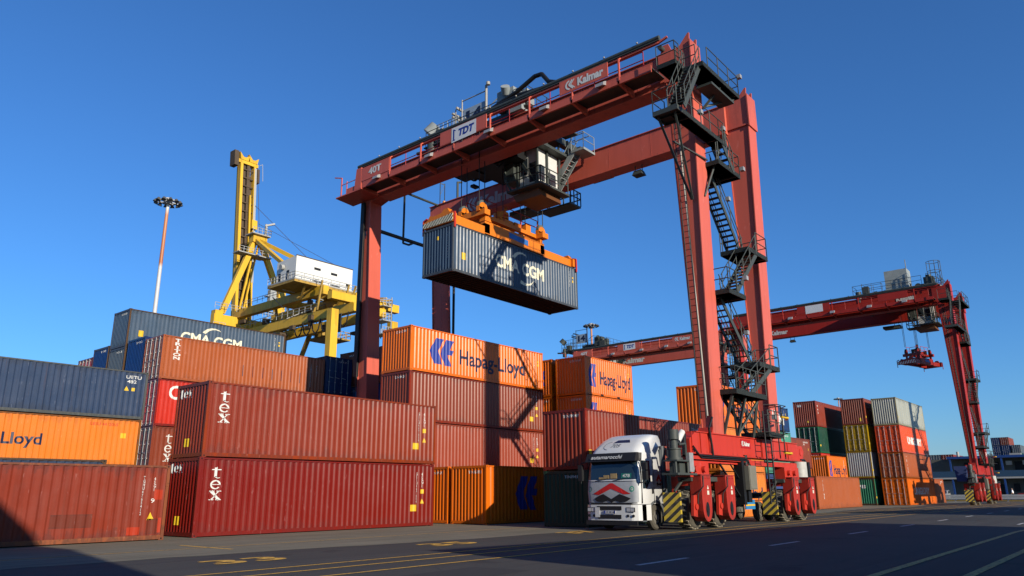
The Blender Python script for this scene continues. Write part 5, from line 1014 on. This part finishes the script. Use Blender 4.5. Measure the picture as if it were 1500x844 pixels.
m_ = B(); m_.box(77.6, 81.8, 134.5, 137.5, 54.2, 54.4); rail_path(m_, [(77.6, 134.5, 54.4), (81.8, 134.5, 54.4), (81.8, 137.5, 54.4)], h=1.2, r=.06); m_.build('access_platform', RLG, q); m_ = B(); m_.box(75.0, 82.5, 134.8, 137.2, 49.6, 49.8); rail_path(m_, [(75.0, 134.8, 49.8), (82.5, 134.8, 49.8)], h=1.1, r=.06); m_.build('access_platform', RLG, q); m_ = B(); rail_path(m_, [(71.0, 134.6, 36.9), (87.2, 134.6, 36.9)], h=1.2, r=.06, n=14)
rail_path(m_, [(71.0, 134.6, 33.0), (73.5, 134.6, 33.0)], h=1.2, r=.06); m_.beam((80.8, 135, 54.4), (80.8, 135, 57.0), .4); m_.beam((80.6, 135, 56.6), (82.2, 134, 57.2), .35); m_.build('access_platform', RLG, q)
# raised boom: two plate girders with dark rope gear between them
def by(z): return 138.2+(z-34)*.098
def slant(m_, x0, x1, dy0, dy1, z0, z1): m_.hexa([(x0, by(z0)+dy0, z0), (x1, by(z0)+dy0, z0), (x1, by(z0)+dy1, z0), (x0, by(z0)+dy1, z0), (x0, by(z1)+dy0, z1), (x1, by(z1)+dy0, z1), (x1, by(z1)+dy1, z1), (x0, by(z1)+dy1, z1)])
m_ = B(); slant(m_, 77.5, 78.1, 0, 1.6, 34.5, 73.0); slant(m_, 80.8, 81.3, 0, 1.6, 34.5, 72.6); slant(m_, 77.0, 81.8, .1, 1.5, 72.4, 73.2)
for x in (78.4, 80.6): m_.prism([(x-.9, 73.2), (x+.9, 73.2), (x+1.2, 74.6), (x+.3, 73.9), (x-.3, 73.9), (x-1.2, 74.9)], 1, by(73), by(73)+.9)
m_.build('boom', CY, q)
m_ = B(); slant(m_, 78.15, 79.1, .7, 1.5, 34.5, 72.4); slant(m_, 79.3, 80.0, .4, 1.2, 36, 72.4); slant(m_, 80.2, 80.7, .9, 1.5, 40, 70); slant(m_, 76.0, 77.0, 0, 2.0, 71.4, 75); slant(m_, 81.6, 82.3, .2, 1.5, 68.8, 72.2)
for z in range(37, 72, 2): slant(m_, 78.1, 80.8, .3, .5, z, z+.25)
m_.build('boom_ropes', BRN, q)
m_ = B(); slant(m_, 79.75, 80.1, -.3, .1, 34.5, 65); slant(m_, 80.3, 81.6, -.7, .1, 57.2, 59.2); m_.beam((79.5, 136.5, 53), (78.4, 138.8, 38), .35); m_.beam((80.3, 136.5, 53), (79.3, 138.8, 38), .3); m_.build('boom_stay', CY, q)
m_ = B(); slant(m_, 80.9, 81.4, -.05, -.02, 45, 72); m_.tube([(82.0, by(73), 73.0), (82.8, by(73), 73.6), (83.0, by(70), 69.5)], .06); m_.build('boom_ladder', RLG, q)
m_ = B(); m_.cyl((81.6, by(72), 72), (81.3, 138, 54), .05, 5); m_.cyl((77.2, by(72), 72.0), (77.2, by(33), 33), .05, 5); m_.cyl((81.3, by(63), 63), (84.5, 120, 44.5), .05, 5); m_.cyl((79.5, 136, 57), (84.5, 112, 43), .04, 5)
for x in (78.6, 79.6): m_.cyl((x, 135, 39), (x, 135, 31), .05, 5)
m_.build('stay_rope', BRN, q)
# machine house
m_ = B(); m_.prism([(110.0, 38.4), (116.0, 38.4), (116.0, 42.4), (110.0, 42.75)], 0, 72.3, 84.7); hs = m_.build('machine_house', HSE, q)
m_ = B(); m_.box(72.1, 84.9, 109.85, 116.1, 38.3, 38.44); m_.box(72.2, 84.8, 109.9, 110.0, 42.72, 42.85); m_.build('house_trim', BRN, hs)
for (x0, x1, z0, z1) in ((76.1, 77.5, 40.9, 41.35), (79.8, 81.2, 40.7, 41.15), (83.3, 83.8, 39.1, 39.8)):
    m_ = B(); m_.box(x0, x1, 109.97, 109.99, z0, z1); m_.build('window', BK2, hs)
for (x0, x1) in ((75.9, 77.8), (79.8, 82.0)):
    m_ = B(); m_.box(x0, x1, 109.97, 109.99, 38.5, 38.85); m_.build('vent', BK2, hs)
for (y0, y1, z0, z1) in ((112.0, 112.8, 38.6, 40.4), (114.6, 115.4, 38.6, 40.2)):
    m_ = B(); m_.box(72.27, 72.29, y0, y1, z0, z1); m_.build('door', BK2, hs)
m_ = B(); m_.cyl((72.2, 113.8, 41.2), (71.6, 113.8, 41.1), .5, 10); m_.build('vent_hood', RLG, hs)
m_ = B(); m_.box(71.4, 86.8, 108.8, 117.2, 38.0, 38.25); rail_path(m_, [(71.4, 117.2, 38.25), (71.4, 108.8, 38.25), (86.8, 108.8, 38.25), (86.8, 117, 38.25)], h=1.1, r=.06, n=8); m_.build('house_gallery', RLG, q)
m_ = B(); m_.box(71.4, 86.8, 108.8, 117.2, 37.55, 37.99)
for x in (74, 78, 82, 85): m_.beam((x, 109.2, 37.8), (x+1.6, 113, 35.8), .35); m_.beam((x+2, 109.2, 37.8), (x+1.0, 113, 35.8), .3)
m_.build('house_support', CYD, q)
m_ = B()
for x, y, z in ((86.9, 125, 33.2), (87.2, 119, 30.5)): m_.box(x-3.5, x+2.4, y-3, y+3, z, z+.3); rail_path(m_, [(x-3.5, y+3, z+.3), (x-3.5, y-3, z+.3), (x+2.4, y-3, z+.3), (x+2.4, y+3, z+.3)], h=1.3, r=.07, n=5)
m_.box(84.8, 87.6, 118.5, 121, 31.0, 33.4); m_.build('trolley_platform', CYD, q)
m_ = B()
for i in range(6):
    y0 = 114.5-i*2.6; m_.tube([(75.8, y0, 31.2), (75.8, y0-.5, 29.4), (75.8, y0-1.3, 28.7), (75.8, y0-2.1, 29.4), (75.8, y0-2.6, 31.2)], .12, 6)
for i in range(9): m_.cyl((75.7, 103.2-i*.3, 31.2), (75.7, 103.2-i*.3, 28.0), .12, 6)
m_.build('festoon_cable', BK2, q)
m_ = B()
for z in (28.2, 30.6, 33.2): m_.box(82.0, 84.0, 97.4, 100.2, z, z+.15); rail_path(m_, [(82.0, 97.4, z+.15), (84.0, 97.4, z+.15), (84.0, 100.2, z+.15)], h=1.2, r=.06, n=3)
for y in (97.5, 100.1): m_.beam((83.9, y, 28.0), (83.9, y, 35.0), .15)
m_.build('end_platform', RLG, q)
m_ = B(); m_.beam((82.6, 97.4, 34.6), (82.6, 102, 35.4), .25); m_.beam((84.0, 97.4, 34.4), (82.6, 102, 35.2), .2); m_.beam((82.6, 98, 32.8), (82.6, 101, 35.2), .25); m_.box(76, 83, 97.9, 98.19, 31.3, 32.7); m_.build('end_frame', CY, q)
random.seed(11)
for k_, (mt_, nm_) in enumerate(((RLG, 'pipework'), (CYD, 'secondary_frame'), (BRN, 'machinery'))):
    m_ = B()
    for i in range(16):
        x, y, z = random.uniform(74.5, 85), random.uniform(106, 132), random.uniform(31.5, 37.5)
        if k_ == 0: m_.beam((x, y, z), (x+random.choice((-2.5, 2.5, 0)), y+random.choice((0, 3, -3)), z+random.choice((0, 1.6))), .16)
        elif k_ == 1:
            if i < 9: m_ = B(); m_.beam((x, y, 32.8), (x+random.uniform(-2, 2), y+random.uniform(-2, 2), 38), .28); m_.build(nm_, mt_, q)
        else:
            m_ = B(); m_.box(x, x+random.uniform(.5, 1.8), y, y+random.uniform(.5, 2), z-2, z-2+random.uniform(.4, 1.3)); m_.build(nm_, mt_, q)
    if k_ == 0:
        for z in (33.1, 37.6): rail_path(m_, [(75.8, 133, z), (75.8, 108, z)], h=1.1, r=.05, n=14); rail_path(m_, [(84.8, 133, z), (84.8, 108, z)], h=1.1, r=.05, n=14)
    if k_ == 0: m_.build(nm_, mt_, q)
# stair tower and electric boxes on the left column
m_ = B()
for k in range(4): z = 36.5+1.6*k; m_.box(81.6, 84.2, 134.0, 135.0, z, z+.12); m_.beam((81.8, 134.3, z), (84.0, 134.3, z+1.6), .15)
rail_path(m_, [(80.5, 134.2, 37), (84.4, 134.2, 37)], h=1.2, r=.06, n=6); m_.box(82.4, 83.8, 133.9, 135, 39.6, 42.8); m_.box(82.6, 84.2, 133.6, 134.8, 31.4, 35.2); m_.tube([(87.2, 134.6, 29), (87.2, 134.6, 40.5), (88.8, 128, 40.0), (88.8, 122, 37)], .35, 6); m_.build('stair_tower', plain('tower_grey', (.38, .40, .40), .5, noise=.3, scale=1), q)

# ------------------------------------------------------------------ floodlight masts
def mast(x, y, h, label, r=.20, hr=1.15):
    t = thing('light_mast', label, 'light mast', (x, y, 0)); t['group'] = 'floodlight masts in the yard'
    m_ = MB((x, y, 0)); m_.cyl((x, y, 0), (x, y, h), r*1.4, 12, r2=r*.8)
    m_.build('pole', mastmat, t)
    m_ = MB((x, y, 0)); m_.cyl((x, y, h-.3), (x, y, h+.35), r*2, 12)
    for i in range(12):
        a, b_ = math.pi*2*i/12, math.pi*2*(i+1)/12
        m_.beam((x+hr*.75*math.cos(a), y+hr*.75*math.sin(a), h), (x+hr*.75*math.cos(b_), y+hr*.75*math.sin(b_), h), .14)
        if i % 2 == 0: m_.beam((x, y, h), (x+hr*math.cos(a), y+hr*math.sin(a), h), .12)
    m_.build('head_frame', RLG, t)
    for i in range(12):
        a = math.pi*2*(i+.5)/12; cx, cy = x+hr*math.cos(a), y+hr*math.sin(a)
        l_ = MB((x, y, 0)); l_.cyl((cx, cy, h+.05), (cx+.12*math.cos(a), cy+.12*math.sin(a), h-.25), .13, 10, r2=.24); l_.build('floodlight', plain('lamp_housing', (.10, .10, .095), .5), t)
def mk():
    mt, nt, p = newmat('rusting_mast'); tc = nt.nodes.new('ShaderNodeTexCoord'); sx = nt.nodes.new('ShaderNodeSeparateXYZ'); nt.links.new(tc.outputs['Object'], sx.inputs[0])
    mr = nt.nodes.new('ShaderNodeMapRange'); mr.inputs[1].default_value = 0; mr.inputs[2].default_value = 34; nt.links.new(sx.outputs[2], mr.inputs[0])
    cr = nt.nodes.new('ShaderNodeValToRGB'); el = cr.color_ramp.elements; el[0].position = .0; el[0].color = (.42, .42, .42, 1); el[1].position = 1; el[1].color = (.5, .5, .48, 1)
    for pos, col in ((.715, (.42, .42, .42, 1)), (.73, (.32, .10, .03, 1)), (.885, (.40, .16, .06, 1)), (.91, (.5, .5, .48, 1))): e_ = el.new(pos); e_.color = col
    nt.links.new(mr.outputs[0], cr.inputs[0]); nt.links.new(cr.outputs[0], p.inputs['Base Color']); p.inputs['Roughness'].default_value = .5; return mt
mastmat = mk()
mast(33.2, 75, 31.6, 'tall rust banded floodlight mast standing behind the left container stacks')
mast(108.3, 72, 30.2, 'floodlight mast whose head shows above the girder behind the short orange stack')
mast(255, 74.5, 30.5, 'tiny distant floodlight mast between the two right stacks')

# ------------------------------------------------------------------ two storey yard office at the right
bo = thing('office_building', 'long two storey building with blue roof edge and balcony at the right edge', 'building', (140, 12, 0))
def C(): return MB((140, 12, 0))
WL2 = plain('office_wall', (.13, .13, .11), .8, noise=.2, scale=.6); BLU = plain('office_blue', (.02, .07, .26), .45); CONC = plain('office_concrete', (.45, .45, .43), .7)
m_ = C(); m_.box(140.6, 150, -30, 29.5, 0, 6.3); wl = m_.build('wall', WL2, bo)
m_ = C(); m_.box(138.4, 150.5, -30.5, 24.9, 6.3, 6.42); m_.build('roof', plain('office_roof', (.2, .2, .2), .7), bo)
m_ = C(); m_.box(138.3, 138.4, -30.5, 24.9, 6.25, 6.62); m_.box(138.3, 150, 24.9, 25.0, 6.25, 6.62); m_.build('roof_edge', BLU, bo)
m_ = C(); m_.box(138.3, 140.6, -30, 30, 3.15, 3.4); m_.build('balcony_slab', CONC, bo)
m_ = C(); m_.box(138.3, 138.36, -30, 30, 3.42, 4.35)
m_.build('balcony_panel', plain('balcony_blue', (.04, .09, .16), .4, noise=.3), bo)
for yy in (27.5, 24.6, 17.6, 11.2, 4):
    m_ = C(); m_.box(138.35, 138.6, yy-.12, yy+.12, 0, 6.3); m_.build('column', BLU, bo)
for (a, b_, z0, z1) in ((20.2, 21.8, .9, 2.4), (17.8, 19.0, 0, 2.3), (21.4, 23.0, 3.9, 5.7), (18.2, 20.6, 3.9, 5.7), (14.2, 16.2, 3.4, 5.7), (16.0, 16.8, 1.2, 2.4), (13.4, 15.0, 0, 2.4)):
    m_ = C(); m_.box(140.5, 140.59, a, b_, z0, z1); m_.build('window', BK2, wl)
for (yy, z) in ((18.9, 2.5), (16.9, 5.5), (14.7, 5.5), (22.0, 2.5)):
    m_ = C(); m_.box(140.2, 140.55, yy-.4, yy+.4, z-.3, z+.3); m_.build('air_conditioner', CWHITE, wl)
m_ = C(); m_.box(140.4, 140.58, 24.9, 28.9, 0, 2.9); m_.build('garage_door', CONC, wl)
m_ = C(); m_.cyl((139.4, 23.5, 6.6), (139.4, 23.5, 7.4), .2, 8); m_.box(139, 139.8, 15.0, 16.5, 6.6, 6.9); m_.build('roof_vent', RLG, bo)
# low fence and guard rail
gr_ = thing('guard_rail', 'long galvanised steel guard rail in front of the office building', 'guard rail', (118, 10, 0))
m_ = MB((118, 10, 0))
for z in (.42, .74): m_.prism([(117.98, z-.14), (118.05, z-.14), (118.09, z-.05), (118.04, z), (118.09, z+.05), (118.05, z+.14), (117.98, z+.14)], 1, -20, 24.5)
for v in range(len(m_.v)): pass
m_.build('rail', plain('rail_zinc', (.50, .52, .52), .4, metal=.2), gr_)
for i in range(15):
    m_ = MB((118, 10, 0)); m_.box(118.1, 118.22, -18+3*i, -17.85+3*i, 0, .9); m_.build('post', RLG, gr_)
k = MB(); k.box(121, 121.4, -20, 25, -.004, .14); struct(k.build('kerb', plain('kerb_yellow', (.32, .22, .06), .8, noise=.4, scale=1)))

# ------------------------------------------------------------------ parked cars behind the rail
def car(x, y, rot, col, label):
    t = thing('parked_car', label, 'car', (x, y, 0), rot, 'cars parked by the office building')
    m_ = MB(); pr = [(-2.1, .35), (2.1, .35), (2.15, .7), (2.0, .95), (1.2, 1.02), (.55, 1.45), (-1.1, 1.48), (-1.9, 1.05), (-2.15, .9)]
    m_.prism(pr, 1, -.84, .84); bd = m_.build('body', plain('car_'+col[0], col[1], .3, coat=.5), t)
    m_ = MB()
    for s in (-1, 1): m_.add([(1.1, s*.85, 1.02), (.5, s*.85, 1.4), (-1.05, s*.85, 1.42), (-1.6, s*.85, 1.04)], [(0, 1, 2, 3)])
    m_.add([(1.24, -.7, 1.05), (1.24, .7, 1.05), (.62, .66, 1.44), (.62, -.66, 1.44)], [(0, 1, 2, 3)]); m_.add([(-1.93, -.7, 1.08), (-1.93, .7, 1.08), (-1.16, .66, 1.46), (-1.16, -.66, 1.46)], [(0, 1, 2, 3)])
    m_.build('window', GLASS, t)
    for cx in (-1.35, 1.35):
        for cy in (-.78, .78):
            o = wheel(cx, cy, .33, .33, .2, t, (0, 0, 0), 0)
    for cy in (-.6, .6): m_ = MB(); m_.box(2.1, 2.17, cy-.18, cy+.18, .68, .82); m_.build('headlight', MATS['lamp_glass'], t)
car(126, 26.6, R(200), ('dark', (.03, .035, .04)), 'dark car parked under the balcony beside the rightmost near stack')
car(127, 24.2, R(185), ('silver', (.5, .5, .5)), 'silver car parked between the dark car and the distant crane leg')
car(130, 13.2, R(95), ('red', (.25, .03, .03)), 'dark red car parked at the right edge by the office building')

# ------------------------------------------------------------------ far container stacks
G8 = 'far containers showing above the office roof'
def far(x, y, z, mt, label, g, L=12.19, door=True, mk=None, H=2.62): return container('shipping_container', label, x, y, z, L=L, H=H, mat=mt, door=door, group=g, marks=mk)
NV = MATS['paint_navy_doors']
for lv in range(7):
    nm = ('lowest', 'second', 'third', 'fourth', 'fifth', 'sixth', 'topmost')[lv]
    for j, (yy, mt, wd) in enumerate(((35.1, (BR3 if lv == 6 else NV), ('brown' if lv == 6 else 'dark blue')), (37.7, NV, 'dark blue'))):
        far(300, yy, lv*2.64, mt, '%s %s container of the %s column above the office roof' % (nm, wd, ('right', 'left')[j]), G8)
    if lv in (4, 5): far(300, 32.2, lv*2.64, (GR, GYB)[lv-4], '%s container right of the columns above the office roof' % ('green', 'dark grey')[lv-4], G8)
G9 = 'far containers between the near stack and the distant crane'
for lv, (a, b_, c_) in enumerate(((OR, BR3, TER), (OR, OR, OR), (BR3, BR2, OR), (BR2, GYB, None))):
    nm = ('lowest', 'second lowest', 'second highest', 'topmost')[lv]
    far(203, 35.2, lv*2.4, a, '%s container of the right column just beyond the office balcony' % nm, G9, H=2.39)
    far(203, 37.8, lv*2.4, b_, '%s container of the middle column beyond the office balcony' % nm, G9, H=2.39)
    if c_: far(203, 40.4, lv*2.4, c_, '%s container of the left column beside the near orange stack edge' % nm, G9, H=2.39)
far(212, 32.4, 4.8, BR3, 'dark brown container end just left of the distant crane leg', G9, H=2.4)
far(212, 32.4, 2.4, GYB, 'dark grey container end under the brown one left of the distant crane leg', G9, H=2.4)
# ------------------------------------------------------------------ pedestrian behind the guard rail
def skinned(name, verts, edges, radii, mat, parent, root=0, sub=2):
    me = bpy.data.meshes.new(name); me.from_pydata(verts, edges, []); o = bpy.data.objects.new(name, me); COL.objects.link(o)
    sk = o.modifiers.new('s', 'SKIN'); sk.use_smooth_shade = True
    for i, r_ in enumerate(radii): me.skin_vertices[0].data[i].radius = (r_, r_) if not isinstance(r_, tuple) else r_
    me.skin_vertices[0].data[root].use_root = True
    ss = o.modifiers.new('u', 'SUBSURF'); ss.levels = sub; ss.render_levels = sub
    bpy.context.view_layer.update(); dg = bpy.context.evaluated_depsgraph_get(); m2 = bpy.data.meshes.new_from_object(o.evaluated_get(dg)); m2.materials.clear(); m2.materials.append(mat)
    bpy.data.objects.remove(o); return link(name, m2, parent)
def person(x, y, rot, label):
    t = thing('person', label, 'person', (x, y, 0), rot)
    SK = plain('skin', (.45, .26, .18), .5); WH = plain('shirt_white', (1.1, 1.1, 1.1), .7); DK = plain('trousers_dark', (.03, .03, .04), .8); HR = plain('hair_dark', (.03, .02, .015), .7)
    V = [(0, 0, .95), (0, 0, 1.15), (.01, 0, 1.36), (0, 0, 1.50), (.02, 0, 1.60), (.02, 0, 1.68),
         (0, .19, 1.40), (.06, .25, 1.12), (.20, .23, .92), (.24, .22, .84), (0, -.19, 1.40), (-.10, -.25, 1.14), (-.06, -.26, .90), (-.05, -.26, .82),
         (.02, .09, .88), (.14, .10, .50), (.26, .10, .09), (.36, .10, .04), (-.02, -.09, .88), (-.06, -.10, .48), (-.24, -.10, .12), (-.15, -.10, .03)]
    E_ = [(0, 1), (1, 2), (2, 3), (3, 4), (4, 5), (2, 6), (6, 7), (7, 8), (8, 9), (2, 10), (10, 11), (11, 12), (12, 13), (0, 14), (14, 15), (15, 16), (16, 17), (0, 18), (18, 19), (19, 20), (20, 21)]
    rr = [.13, .125, .14, .055, .09, .07, .06, .045, .035, .035, .06, .045, .035, .035, .085, .06, .045, .04, .085, .06, .045, .04]
    body = skinned('body', V, E_, rr, SK, t)
    skinned('shirt', [V[i] for i in (0, 1, 2, 6, 7, 10, 11)], [(0, 1), (1, 2), (2, 3), (3, 4), (2, 5), (5, 6)], [.155, .15, .165, .08, .065, .08, .065], WH, body)
    skinned('trousers', [V[i] for i in (0, 14, 15, 16, 18, 19, 20)], [(0, 1), (1, 2), (2, 3), (0, 4), (4, 5), (5, 6)], [.14, .10, .075, .06, .10, .075, .06], DK, body)
    skinned('hair', [(0, 0, 1.68), (-.04, 0, 1.60)], [(0, 1)], [.085, .085], HR, body)
person(122.5, 14.95, R(100), 'person in a white shirt and dark trousers walking behind the guard rail at the right')
# ------------------------------------------------------------------ unseen building added behind the camera, shaped to throw the left shadow
w = thing('shadow_building', 'unseen pale building with steep pitched roof, added behind the viewer to cast a shadow', 'building', (-10, -9.5, 0))
mb = MB(); mb.prism([(-12, 0), (12.0, 0), (12.0, 10.8), (4.0, 18.2), (-12, 10.8)], 1, 0, 4)
mb.build('wall', plain('render_wall', (.6, .56, .48), .8), w)
rf = MB(); rf.beam((12.05, 2, 10.9), (4.0, 2, 18.4), .12, 4.2, up=(0, 1, 0)); rf.beam((4.0, 2, 18.4), (-12, 2, 10.95), .12, 4.2, up=(0, 1, 0)); rf.build('roof', plain('roof_sheet', (.3, .3, .3), .7), w)
# stacks on the viewer's side of the lane, outside the frame, whose long shadows cross the asphalt
def side_stack(x, y, rot, n, h, tagw):
    a = R(rot)
    for i in range(n):
        for k in range(2):
            container('shipping_container', '%s container, %s of the %s pair behind the viewer' % (tagw, ('lower', 'upper')[k], ('left', 'right', 'far')[i]), x+math.cos(a)*12.25*i, y+math.sin(a)*12.25*i, k*h, H=h, mat=(BR3, GYB)[k], rot=a)
side_stack(10.75, -4.5, -8.8, 2, 2.86, 'plain steel')
side_stack(51.6, -4.9, -16.5, 2, 3.3, 'tall steel')
